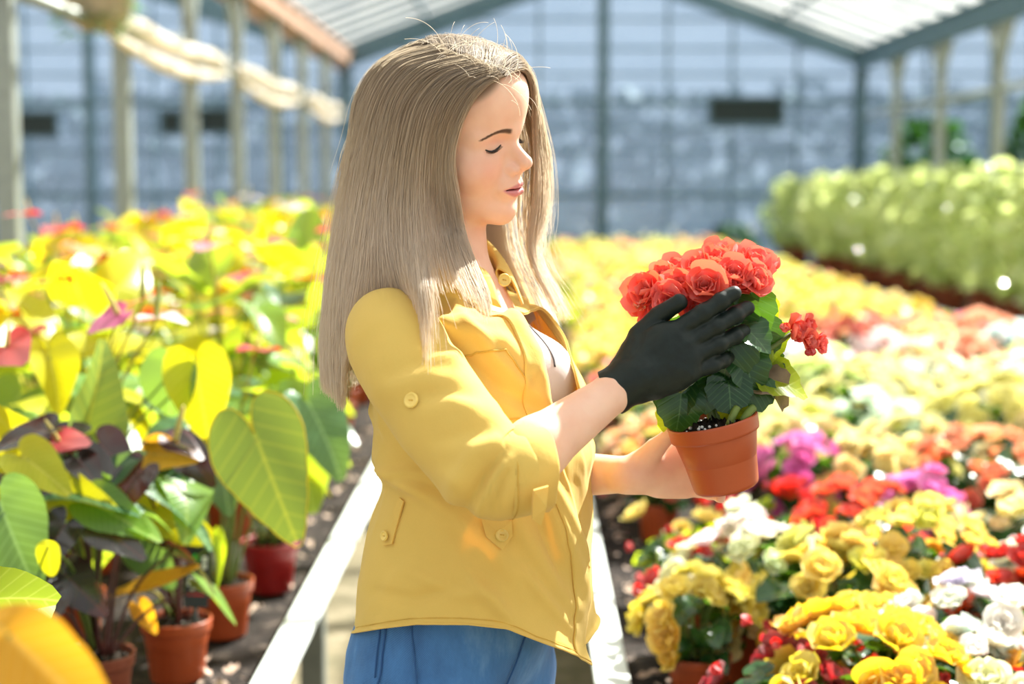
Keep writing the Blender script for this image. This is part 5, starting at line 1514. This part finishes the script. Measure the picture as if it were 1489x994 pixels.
leaf_px(A1, (118, 672), (140, 700), 2.82, -0.02, 0.07, 'leaf_dark', (0.1, -0.7, 0.8), stalk='stem_dark')
leaf_px(A1, (165, 690), (200, 660), 2.84, 0.0, 0.075, 'leaf_teal', (-0.4, -0.8, 0.5), fold=0.4)
leaf_px(A2, (232, 640), (282, 640), 2.95, -0.03, 0.085, 'leaf_dark', (0, -0.3, 1), stalk='stem_dark', fold=0.3)
leaf_px(A2, (225, 660), (300, 665), 2.93, -0.03, 0.09, 'leaf_orange', (0, -0.8, 0.5), fold=0.2)
leaf_px(A1, (40, 668), (70, 690), 2.74, -0.02, 0.11, 'leaf_yellow_sunlit', (0, -0.7, 0.8))
leaf_px(A6, (-60, 878), (78, 846), 1.86, -0.03, 0.13, 'leaf_lime', (0.1, -0.5, 1), shape=OVAL, fold=0.3, lab='blurred lime leaf at the left edge')
leaf_px(A6, (14, 925), (165, 1060), 1.12, -0.02, None, 'leaf_orange', (0.2, -1, 0.5), shape=OVAL, fold=0.15, width=0.8, lab='blurred orange-yellow leaf in the corner')
leaf_px(A6, (60, 870), (50, 925), 1.9, 0.0, None, 'leaf_shrub', (0.6, -1, 0.2), shape=OVAL, fold=0.3)
def flower_px(plant, at, tip, Y, dY, L, col, n, spad='spadix', sp_tip=None, sp_len=0.5, stalk='stem_olive', lab=None):
    o = Vector(plant.location); a, t = W(*at, Y) - o, W(*tip, Y + dY) - o
    sd_ = None
    if sp_tip: s = W(*sp_tip, Y) - o - a; sd_ = s; sp_len = s.length / L
    return anth_flower(plant, (0.01, 0, 0.11), a, t - a, n, L, col, stalk, spad, sp_len, sd_, lab)
flower_px(A5, (172, 458), (126, 484), 3.14, -0.03, 0.075, srgb(226, 110, 160), (0.2, -0.35, 1), 'spadix', (148, 412), lab='pink spathe')
flower_px(A5, (228, 462), (288, 466), 3.16, -0.05, 0.085, WHITE_S, (0, -0.05, 1), 'spadix_green', (231, 412), lab='white spathe with an olive spadix')
flower_px(A5, (208, 436), (180, 444), 3.25, 0.05, 0.08, PEACH_S, (0, -0.3, 1), 'spadix_green', (207, 383), lab='peach spathe with a green spadix')
flower_px(A1, (86, 642), (136, 646), 2.84, -0.03, 0.075, RED_S, (0.1, -0.6, 1), 'spadix', (66, 610), stalk='stem_dark', lab='red spathe')
flower_px(A2, (255, 642), (300, 668), 2.94, -0.02, 0.07, srgb(90, 40, 44), (0.1, -0.4, 1), 'spadix', (266, 590), stalk='stem_dark', lab='maroon spathe')
A7 = anthurium(Vector((-1.34, 2.9, ZB)), 'anthurium at the left edge with a round coral spathe', 9, 'pot', ('leaf', 'leaf_yellow_sunlit', 'leaf_yellow_sunlit'), (), 0.2, 0.4, 21)
flower_px(A7, (10, 505), (40, 530), 2.95, -0.08, 0.10, srgb(232, 78, 70), (0.1, -0.9, 0.5), 'spadix', (12, 468), lab='coral spathe')
for at, tip, Y, n, kd in (((60, 625), (8, 640), 2.83, (0, -0.4, 1), 'leaf_dark'), ((20, 690), (60, 705), 2.78, (0.1, -0.5, 1), 'leaf_dark'), ((150, 650), (190, 690), 2.86, (0.2, -0.8, 0.5), 'leaf_dark'),
                          ((200, 690), (170, 730), 2.83, (-0.2, -0.8, 0.5), 'leaf_dark'), ((150, 770), (200, 800), 2.76, (0.2, -0.6, 0.8), 'leaf_dark'), ((90, 770), (60, 815), 2.75, (-0.2, -0.9, 0.4), 'leaf_dark'), ((210, 800), (250, 850), 3.0, (0.2, -0.9, 0.3), 'leaf_teal'),
                          ((30, 640), (0, 610), 2.9, (-0.3, -0.8, 0.4), 'leaf_yellow_sunlit'), ((100, 840), (140, 880), 2.75, (0.2, -0.9, 0.3), 'leaf_dark'), ((265, 655), (300, 690), 3.0, (0.3, -0.8, 0.5), 'leaf_dark')):
    leaf_px(A2 if at[0] > 195 else A1, at, tip, Y, -0.02, 0.10, kd, n, stalk='stem_dark', fold=0.2)
# black plant label stuck in the pot
pl = empty('plant_label', W(287, 842, on_bench(256, 898, ZB + 0.125).y - 0.034)); tag(pl, 'black plant label with white and green print stuck in the terracotta pot', 'plant label')
pl.rotation_euler = (R(-8), R(4), R(6))
b = MB(); b.box((-0.024, -0.0012, -0.055), (0.024, 0.0012, 0.062)); b.build('card', plain('black_card', srgb(24, 30, 28), 0.35), pl, smooth=False)
b = MB(); b.tube([(0, 0, -0.055), (0, 0.004, -0.10)], 0.004, 6); b.build('spike', M['black'], pl)
mg, mw, mr = plain('label_green', srgb(40, 200, 60), 0.5), plain('label_white', srgb(225, 228, 222), 0.5), plain('label_red', srgb(200, 30, 40), 0.5)
b = MB(); b.add([(-0.020, -0.0019, 0.036), (-0.004, -0.0019, 0.030), (0.004, -0.0019, 0.046), (-0.008, -0.0019, 0.050)], [(0, 1, 2, 3)]); b.build('green_mark', mg, pl, smooth=False)
b = MB()
for x, z, w, h in ((0.012, 0.040, 0.010, 0.012), (0.012, 0.026, 0.010, 0.010), (-0.012, 0.004, 0.012, 0.004), (-0.016, -0.006, 0.004, 0.014), (-0.006, -0.004, 0.004, 0.012), (0.004, -0.006, 0.004, 0.016), (0.013, -0.002, 0.007, 0.004), (0.013, -0.012, 0.007, 0.004), (0.0, -0.020, 0.022, 0.003)):
    b.box((x - w / 2, -0.0020, z - h / 2), (x + w / 2, -0.0013, z + h / 2))
b.build('white_print', mw, pl, smooth=False)
b = MB(); b.lathe([(0.0001, 0), (0.003, 0), (0.003, 0.0006), (0.0001, 0.0006)], 14)
me = b.mesh('red_print'); ro = link('red_print', me, mr, pl); ro.location = (-0.014, -0.0014, -0.030); ro.rotation_euler = (PI / 2, 0, 0)
b = MB(); b.box((-0.008, -0.0020, -0.0315), (0.016, -0.0013, -0.0285)); b.build('red_print', mr, pl, smooth=False)
# --- the rest of the bench: eight plants to copy
def far_anthurium(seed, kinds, nl, flw, dark=False):
    """whole foliage as one mesh"""
    g = np.random.default_rng(seed)
    o = empty('potted_anthurium'); 
    p = bpy.data.objects.new('pot', POTS['pot']); COL.objects.link(p); p.parent = o
    b = MB(); mats = sorted(set(kinds)) + ['stem']
    for i in range(nl):
        a = i * 2.4 + g.random(); q = (i + 0.6) / nl
        h = 0.26 + 0.40 * (1 - q) ** 0.7 * (0.8 + 0.35 * g.random()); rr = 0.19 * (0.3 + 0.8 * q) * (0.8 + 0.4 * g.random())
        d = Vector((math.cos(a), math.sin(a), 0.6 - 1.7 * q + 0.5 * g.standard_normal()))
        n = Vector((math.cos(a) * 0.6, math.sin(a) * 0.6, 1.0)) + Vector(g.standard_normal(3)) * 0.4
        at = (rr * math.cos(a), rr * math.sin(a), h)
        polar_leaf(b, HEART, 0.11 + 0.08 * g.random(), mats.index(kinds[int(g.integers(0, len(kinds)))]), 5, 28, 0.1 + 0.3 * g.random(), 0.1 + 0.4 * g.random(), 0.1, 0, i, frame(at, d, n))
        petiole(b, (0.02 * math.cos(a), 0.02 * math.sin(a), 0.11), at, len(mats) - 1)
    b.build('foliage', [M[m] for m in mats], o)
    for k in range(flw):
        a = k * 2.5 + seed; r = 0.06 + 0.10 * g.random(); h = 0.62 + 0.14 * g.random()
        anth_flower(o, (0.01, 0, 0.11), (r * math.cos(a), r * math.sin(a), h), (math.cos(a), math.sin(a), 0.1 * g.standard_normal()), (0.25 * g.standard_normal(), 0.25 * g.standard_normal(), 1), 0.08 + 0.035 * g.random(), (1, 1, 1))
    return o
PROTO_A = [far_anthurium(40, ('leaf', 'leaf_yellow_sunlit', 'leaf_yellow_sunlit'), 12, 3), far_anthurium(41, ('leaf', 'leaf', 'leaf_yellow_sunlit'), 13, 2), far_anthurium(42, ('leaf_yellow_sunlit', 'leaf_yellow_sunlit', 'leaf'), 12, 2), far_anthurium(43, ('leaf', 'leaf_teal', 'leaf_yellow_sunlit'), 12, 3),
           far_anthurium(44, ('leaf_yellow_sunlit', 'leaf'), 14, 1)]
used = set()
for k, p in enumerate(PROTO_A): p.name = 'potted_anthurium'
near_xy = [Vector(a.location).xy for a in (A1, A2, A3, A4, A5, A6, A7)]
spots = []
for iy in range(50):
    for ix in range(5):
        x = -0.76 - ix * 0.345 + 0.10 * (rng.random() - 0.5); y = 2.95 + iy * 0.345 + 0.10 * (rng.random() - 0.5)
        if y > 20.2 or any((Vector((x, y)) - q).length < 0.25 for q in near_xy): continue
        if y < 4.6 and ix == 0: x -= 0.06
        u, v = proj((x, y, 1.1))
        if u < -90 or v > 1250: continue
        spots.append((x, y, ix, u))
FCOL = [(RED_S, 'red'), (PINK_S, 'pink'), (WHITE_S, 'white'), (PEACH_S, 'peach'), (srgb(226, 60, 60)[:3], 'red')]
cnt = {}
for i, (x, y, ix, u) in enumerate(spots):
    j = int(rng.integers(0, 5)) if y > 4 else (0, 2, 4, 3, 1)[i % 5]
    o = PROTO_A[j] if j not in used else copy_tree(PROTO_A[j])
    used.add(j)
    o.location = (x, y, ZB); o.rotation_euler = (0, 0, rng.random() * 6.28)
    s = 0.88 + 0.28 * rng.random(); o.scale = (s, s, s * (0.9 + 0.2 * rng.random()))
    c, cn = FCOL[int(rng.integers(0, 5))]
    has = False
    for f in kids(o):
        for q in kids(f):
            if q.name.startswith('spathe'): q.color = (*vary(c), 1); has = True
    zone = 'near' if y < 6 else ('half way down' if y < 11 else 'far end of')
    zn = {'near': 'near part of the left bench', 'half way down': 'middle stretch of the left bench', 'far end of': 'far end of the left bench'}[zone]
    lf = ('yellow-lit', 'green', 'sunlit yellow', 'mixed green', 'leafy yellow-green')[j]
    tag(o, ('%s anthurium with %s spathes in the %s' % (lf, cn, zn)) if has else '%s anthurium without flowers in the %s' % (lf, zn), 'potted plant', 'anthuriums, %s %s, %s' % (lf, cn if has else 'plain', zn))

# ------------------------------------------------------------------ begonias on the middle bench
POT_B = pot_mesh('pot', 0.062, 0.105, 0.76, 0.2); POT_B.materials.append(M['pot'])
SOIL_B = soil_mesh('soil', 0.058, 0.092, 6, 7)
for m in ('soil', 'perlite'): SOIL_B.materials.append(M[m])
def dome(g, n, rx, h0, h1):
    """directions over the top of a plant: (place, outward)"""
    out = []
    for i in range(n):
        a = i * 2.39996 + 0.5 * g.standard_normal(); q = ((i + 0.5) / n) ** 0.6
        e = q * R(98)
        rr = rx * math.sin(min(e, PI / 2)) * (0.9 + 0.2 * g.random()); z = h0 + (h1 - h0) * math.cos(e)
        out.append((Vector((rr * math.cos(a), rr * math.sin(a), z)), Vector((math.sin(e) * math.cos(a), math.sin(e) * math.sin(a), 0.35 + math.cos(e)))))
    return out
def foliage_mb(g, n, rx, h, kinds, mats):
    b = MB()
    for i in range(n):
        a = i * 2.4 + g.random(); q = (i + 0.5) / n
        z = 0.10 + (h - 0.08) * (0.15 + 0.85 * g.random()); rr = rx * (0.3 + 0.7 * q)
        d = Vector((math.cos(a), math.sin(a), -0.5 + 0.9 * g.random())); nn = Vector((0.4 * math.cos(a), 0.4 * math.sin(a), 1)) + Vector(g.standard_normal(3)) * 0.35
        at = (rr * 0.7 * math.cos(a), rr * 0.7 * math.sin(a), z)
        polar_leaf(b, ROUND, 0.055 + 0.03 * g.random(), mats.index(kinds[int(g.integers(0, len(kinds)))]), 4, 24, 0.2, 0.4, 0.15, 0.04, i, frame(at, d, nn))
        b.tube(catmull([(0.02 * math.cos(a), 0.02 * math.sin(a), 0.09), (rr * 0.4 * math.cos(a), rr * 0.4 * math.sin(a), z * 0.7 + 0.03), at], 7), 0.003, 5, len(mats) - 1)
    for k in range(5):
        a = k * 1.26 + g.random(); b.tube(catmull([(0.02 * math.cos(a), 0.02 * math.sin(a), 0.09), (0.05 * math.cos(a), 0.05 * math.sin(a), h * 0.6), (rx * 0.5 * math.cos(a), rx * 0.5 * math.sin(a), h * 0.95)], 8), 0.005, 6, len(mats) - 1)
    return b
FOL = {}
for key, kinds in (('dark', ('leaf_begonia',)), ('mixed', ('leaf_begonia', 'leaf_lime')), ('lime', ('leaf_lime',))):
    mats = sorted(set(kinds)) + ['stem_begonia']
    for k in range(2):
        b = foliage_mb(np.random.default_rng(60 + k + len(key)), 30, 0.17, 0.24, kinds, mats); me = b.mesh('foliage')
        for m in mats: me.materials.append(M[m])
        FOL[key, k] = me
def begonia(pos, label, col, nf=34, fol='dark', rx=0.17, h=0.30, rf=0.031, deep=None, seed=0, group=None, squash=1.0, buds=3, budcol=RED, centre=(0, 0)):
    """a near plant: every flower a part"""
    g = np.random.default_rng(seed)
    o = empty('potted_begonia', pos); tag(o, label, 'potted plant', group)
    for nm, me in (('pot', POT_B), ('soil', SOIL_B), ('foliage', FOL[fol, seed % 2])):
        c = bpy.data.objects.new(nm, me); COL.objects.link(c); c.parent = o
        if nm == 'foliage': c.scale = (rx / 0.17,) * 2 + (h / 0.30,); c.rotation_euler = (0, 0, g.random() * 6)
    for i, (p, n) in enumerate(dome(g, nf, rx, 0.15, h)):
        r = rf * (0.75 + 0.5 * g.random())
        q = (p.z - 0.15) / (h - 0.15)
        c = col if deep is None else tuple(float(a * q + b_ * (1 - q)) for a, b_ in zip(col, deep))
        flower_obj(o, (p.x + centre[0], p.y + centre[1], p.z + 0.012 * g.standard_normal()), n + Vector(g.standard_normal(3)) * 0.25, r, vary(c, 0.06))
    for i in range(buds):
        a = g.random() * 6; flower_obj(o, (rx * math.cos(a), rx * math.sin(a), 0.14 + 0.1 * g.random()), (math.cos(a), math.sin(a), 0.2), 0.014, budcol, BUD, 'bud')
    return o
def at_top(px, py, z):
    """the place on the bench whose plant top (height z over the soil) shows at this position"""
    d = _cr @ Vector(((px - CW / 2) / FPX, (CH / 2 - py) / FPX, -1.0)); zz = 0.512 + z; p = CAM + d * ((zz - CAM.z) / d.z); return Vector((p.x, p.y, 0.512))
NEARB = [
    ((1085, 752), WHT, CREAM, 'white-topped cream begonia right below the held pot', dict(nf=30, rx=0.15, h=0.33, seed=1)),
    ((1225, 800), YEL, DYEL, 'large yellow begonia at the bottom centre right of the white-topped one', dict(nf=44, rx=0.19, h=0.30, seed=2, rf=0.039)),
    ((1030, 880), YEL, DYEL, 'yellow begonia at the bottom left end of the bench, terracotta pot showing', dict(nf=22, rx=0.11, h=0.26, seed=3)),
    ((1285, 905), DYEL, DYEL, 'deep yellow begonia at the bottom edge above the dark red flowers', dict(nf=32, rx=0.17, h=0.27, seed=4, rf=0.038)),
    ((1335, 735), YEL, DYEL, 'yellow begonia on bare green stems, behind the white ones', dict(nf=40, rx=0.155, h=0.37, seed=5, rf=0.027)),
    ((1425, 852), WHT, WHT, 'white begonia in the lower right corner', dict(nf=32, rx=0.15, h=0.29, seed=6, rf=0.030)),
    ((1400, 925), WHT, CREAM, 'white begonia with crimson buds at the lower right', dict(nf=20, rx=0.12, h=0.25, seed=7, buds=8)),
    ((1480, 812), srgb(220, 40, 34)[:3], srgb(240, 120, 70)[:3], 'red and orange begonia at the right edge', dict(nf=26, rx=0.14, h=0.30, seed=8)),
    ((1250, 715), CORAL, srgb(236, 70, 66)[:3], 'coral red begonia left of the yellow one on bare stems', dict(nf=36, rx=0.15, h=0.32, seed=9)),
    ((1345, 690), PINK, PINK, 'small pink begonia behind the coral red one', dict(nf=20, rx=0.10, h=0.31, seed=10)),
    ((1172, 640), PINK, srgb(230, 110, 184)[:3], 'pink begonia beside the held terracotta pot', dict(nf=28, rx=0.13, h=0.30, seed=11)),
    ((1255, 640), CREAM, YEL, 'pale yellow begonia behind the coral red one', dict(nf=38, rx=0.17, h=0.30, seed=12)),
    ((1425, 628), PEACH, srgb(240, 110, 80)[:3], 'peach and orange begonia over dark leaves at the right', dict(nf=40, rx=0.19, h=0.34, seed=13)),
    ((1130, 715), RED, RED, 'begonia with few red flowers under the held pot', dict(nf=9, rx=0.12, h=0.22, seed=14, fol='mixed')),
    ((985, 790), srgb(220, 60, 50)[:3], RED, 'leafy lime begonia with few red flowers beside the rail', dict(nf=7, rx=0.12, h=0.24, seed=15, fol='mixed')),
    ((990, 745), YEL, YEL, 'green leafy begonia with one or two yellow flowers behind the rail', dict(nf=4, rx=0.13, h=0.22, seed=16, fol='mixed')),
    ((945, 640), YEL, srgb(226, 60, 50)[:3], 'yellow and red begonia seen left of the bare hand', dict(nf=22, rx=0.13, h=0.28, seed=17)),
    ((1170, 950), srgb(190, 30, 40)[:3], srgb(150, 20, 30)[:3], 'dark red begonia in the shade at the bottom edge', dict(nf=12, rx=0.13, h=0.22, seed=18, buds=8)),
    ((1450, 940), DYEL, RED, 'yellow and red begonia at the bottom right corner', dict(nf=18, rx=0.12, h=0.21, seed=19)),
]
nb = []
for (x, y), c, deep, lab, kw in NEARB:
    p = at_top(x, y, kw['h'])
    for _ in range(30):                                            # pots may not stand in one another
        for q in nb:
            d = (p - q)
            if d.length < 0.15: p = q + (d.normalized() if d.length > 1e-3 else Vector((0, 1, 0))) * 0.151
    p.x = max(p.x, 0.24 + kw['rx'])
    if 'pot showing' in lab: p = on_bench(1016, 950, 0.617)
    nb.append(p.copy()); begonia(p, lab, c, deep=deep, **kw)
def far_begonia(seed, nf, fol, h=0.29, rx=0.18, rf=0.036):
    g = np.random.default_rng(seed)
    o = empty('potted_begonia')
    for nm, me in (('pot', POT_B), ('foliage', FOL[fol, seed % 2])):
        c = bpy.data.objects.new(nm, me); COL.objects.link(c); c.parent = o
    b = MB()
    for i, (p, n) in enumerate(dome(g, nf, rx, 0.14, h)):
        n = n + Vector(g.standard_normal(3)) * 0.3
        m = frame(p + Vector((0, 0, 0.015)) * g.standard_normal(), n.cross(Vector((0.3, 0.5, 0.8))), n)
        r = rf * (0.75 + 0.5 * g.random())
        blossom(b, 1.0, seed * 100 + i, 0, m @ Matrix.Diagonal((r, r, r, 1)), rings=((0, 5, 1.0, 15), (0, 4, 0.8, 42), (0, 3, 0.5, 68)), res=(4, 4))
    b.build('blossoms', M['petal'], o)
    return o
PROTO_B = [far_begonia(70, 40, 'dark'), far_begonia(71, 26, 'mixed'), far_begonia(72, 34, 'mixed'), far_begonia(73, 14, 'lime'), far_begonia(74, 50, 'dark', 0.30, 0.19)]
usedb = set(); spots = []
for iy in range(46):
    for ix in range(6):
        x = 0.44 + ix * 0.36 + 0.10 * (rng.random() - 0.5); y = 2.75 + iy * 0.385 + 0.10 * (rng.random() - 0.5)
        if y > 19.9 or any((Vector((x, y)) - q.xy).length < 0.24 for q in nb): continue
        u, v = proj((x, y, 0.75))
        if u > 1600 or v > 1130: continue
        spots.append((x, y, u, v))
names = {'yellow': YEL, 'deep yellow': DYEL, 'white': WHT, 'cream': CREAM, 'coral': CORAL, 'pink': PINK, 'red': RED, 'peach': PEACH, 'salmon': SALMON}
for x, y, u, v in spots:
    if y > 8.5: pal, js = ('yellow', 'yellow', 'cream', 'cream', 'peach'), (1, 3, 3, 3)
    elif x > 0.9 and y > 5.6: pal, js = ('salmon', 'peach', 'cream', 'white', 'white', 'cream', 'pink'), (0, 2, 4)  # white and cream weighted up to paint in overexposed sunlight on the blooms
    elif x < 0.75 and y > 5.0: pal, js = ('red', 'yellow', 'cream', 'salmon'), (0, 2, 1)
    else: pal, js = ('yellow', 'cream', 'white', 'white', 'cream', 'cream', 'peach'), (0, 2, 4)  # pale mix carries the sun's overexposure in the petal colours
    cn = pal[int(rng.integers(0, len(pal)))]; j = js[int(rng.integers(0, len(js)))]
    if y < 5.0:                                                    # near enough to tell the flowers apart
        begonia(Vector((x, y, 0.512)), 'full %s begonia standing in the near part of the begonia bench' % cn, names[cn], nf=30, rx=0.17, h=0.29, rf=0.035, seed=200 + int(1000 * rng.random()), buds=0,
                group='%s begonias, near part of the bench' % cn)
        continue
    o = PROTO_B[j] if j not in usedb else copy_tree(PROTO_B[j]); usedb.add(j)
    o.location = (x, y, 0.512); o.rotation_euler = (0, 0, rng.random() * 6.28); s = 0.9 + 0.25 * rng.random(); o.scale = (s, s, s)
    for q in kids(o):
        if q.name.startswith('blossoms'): q.color = (*vary(names[cn]), 1)
    zn = 'near third of the begonia bench' if y < 6 else ('middle third of the begonia bench' if y < 10 else 'blurred far third of the begonia bench')
    lf = ('full round', 'leafy', 'half-open', 'lime-leaved', 'dense')[j]
    tag(o, '%s %s begonia in the %s' % (lf, cn, zn), 'potted plant', '%s %s begonias, %s' % (lf, cn, zn))
# ------------------------------------------------------------------ pale shrubs on the third bench, dark trees beyond
def shrub_mesh(seed, n, rx, h0, h1, size, kind, stem='stem', shape=OVAL):
    g = np.random.default_rng(seed); b = MB()
    for i in range(n):
        a = g.random() * 6.283; e = g.random() ** 0.6; z = h0 + (h1 - h0) * g.random()
        prof = math.sin(PI * min(max((z - h0) / (h1 - h0), 0.06), 0.94)) ** 0.5
        rr = rx * prof * (0.45 + 0.55 * e)
        d = Vector((math.cos(a), math.sin(a), 0.3 + 0.6 * g.standard_normal())); nn = Vector(g.standard_normal(3)) * 0.6 + Vector((0, 0, 1))
        polar_leaf(b, shape, size * (0.7 + 0.6 * g.random()), 0, 2, 10, 0.25, 0.3, 0.1, 0, i, frame((rr * math.cos(a), rr * math.sin(a), z), d, nn))
    for k in range(7):
        a = k * 0.9; b.tube([(0.01, 0, h0 * 0.3), (rx * 0.25 * math.cos(a), rx * 0.25 * math.sin(a), (h0 + h1) / 2), (rx * 0.5 * math.cos(a), rx * 0.5 * math.sin(a), h1 * 0.92)], (0.01, 0.007, 0.003), 5, 1)
    me = b.mesh('foliage'); me.materials.append(M[kind]); me.materials.append(M[stem]); return me
POT_S = pot_mesh('pot', 0.13, 0.20, 0.78, 0.15); POT_S.materials.append(M['pot_dull'])
SHR = [shrub_mesh(90 + k, 250, 0.30, 0.20, 1.02, 0.12, 'leaf_shrub') for k in range(3)] + [shrub_mesh(95, 320, 0.27, 0.18, 0.95, 0.09, 'leaf_lime')]
k = 0
for iy in range(22):
    for ix in range(2):
        x = 3.42 + 0.72 * ix + 0.05 * rng.standard_normal(); y = 8.6 + iy * 0.80 + 0.05 * rng.standard_normal()
        if y > 20.6 or proj((x, y, 1.2))[0] > 1600: continue
        o = empty('potted_shrub', (x, y, 0.512), rng.random() * 6)
        j = 3 if k % 6 == 3 else k % 3
        for nm, me in (('pot', POT_S), ('foliage', SHR[j])):
            c = bpy.data.objects.new(nm, me); COL.objects.link(c); c.parent = o
        s = 0.94 + 0.16 * rng.random(); o.scale = (s, s, s)
        row = 'front row' if ix == 0 else 'back row'; zn = 'near end' if y < 12 else ('middle' if y < 16 else 'far end')
        kn = 'yellow-green' if j == 3 else 'pale variegated'
        tag(o, '%s potted shrub in the %s at the %s of the right-hand bench' % (kn, row, zn), 'shrub', '%s shrubs, %s, %s' % (kn, row, zn)); k += 1
TRE = [shrub_mesh(110 + q, 700, 1.0, 0.3, 3.0, 0.22, 'leaf_tree') for q in range(2)]
for i, (x, y, s, lab) in enumerate(((5.3, 21.0, 0.76, 'dark green tree behind the right-hand posts, nearest the far wall'), (6.6, 19.6, 0.85, 'dark green tree behind the right-hand posts, middle of three'), (7.5, 17.4, 0.95, 'dark green tree at the right edge behind the posts'),
                                    (2.75, 20.9, 0.32, 'low dark green bush in the gap before the far wall'))):
    o = empty('tree' if i < 3 else 'bush', (x, y, 0), i); tag(o, lab, 'tree' if i < 3 else 'bush')
    c = bpy.data.objects.new('crown', TRE[i % 2]); COL.objects.link(c); c.parent = o; o.scale = (s, s, s)
    b = MB(); b.tube([(0, 0, 0), (0.02, 0, 1.2), (0, 0.03, 2.2)], (0.09, 0.07, 0.04), 8); b.build('trunk', M['stem_dark'], o)
for i, (x0, x1, lab) in enumerate(((-12, -0.8, 'added dark hedge outside behind the left half of the far wall'), (0.0, 12, 'added dark hedge outside behind the right half of the far wall'))):  # hedges added outside so the lower panes of the far wall look darker
    g = np.random.default_rng(120 + i); b = MB()
    for q in range(2200):
        x = x0 + (x1 - x0) * g.random(); z = 2.9 * g.random() ** 1.2; y = 24.0 + 0.5 * g.random() - 0.2 * math.sin(x * 2)
        polar_leaf(b, OVAL, 0.34, 0, 2, 8, 0.2, 0.3, 0.1, 0, q, frame((x, y, z), g.standard_normal(3), Vector(g.standard_normal(3)) * 0.6 + Vector((0, -1, 0.6))))
    h = b.build('hedge', M['hedge']); tag(h, lab, 'hedge')

# fallen petals and dry bits on the bare soil by the rails
b = MB(); g = np.random.default_rng(7)
for i in range(420):
    x = 0.24 + 0.16 * g.random() if i % 5 else -0.56 - 0.1 * g.random(); y = 2.2 + 7 * g.random() ** 1.6
    m = frame((x, y, 0.528), (g.standard_normal(), g.standard_normal(), 0.1 * g.standard_normal()), (0.3 * g.standard_normal(), 0.3 * g.standard_normal(), 1))
    polar_leaf(b, OVAL, 0.015 + 0.02 * g.random(), 0, 1, 9, 0.3, 0.3, 0.3, 0, i, m)
tag(b.build('leaf_litter', plain('dry_litter', srgb(196, 170, 152), 0.8, var=0.35, scale=30)), 'dry leaf bits and fallen petals on the soil along both rails', 'litter', kind='stuff')
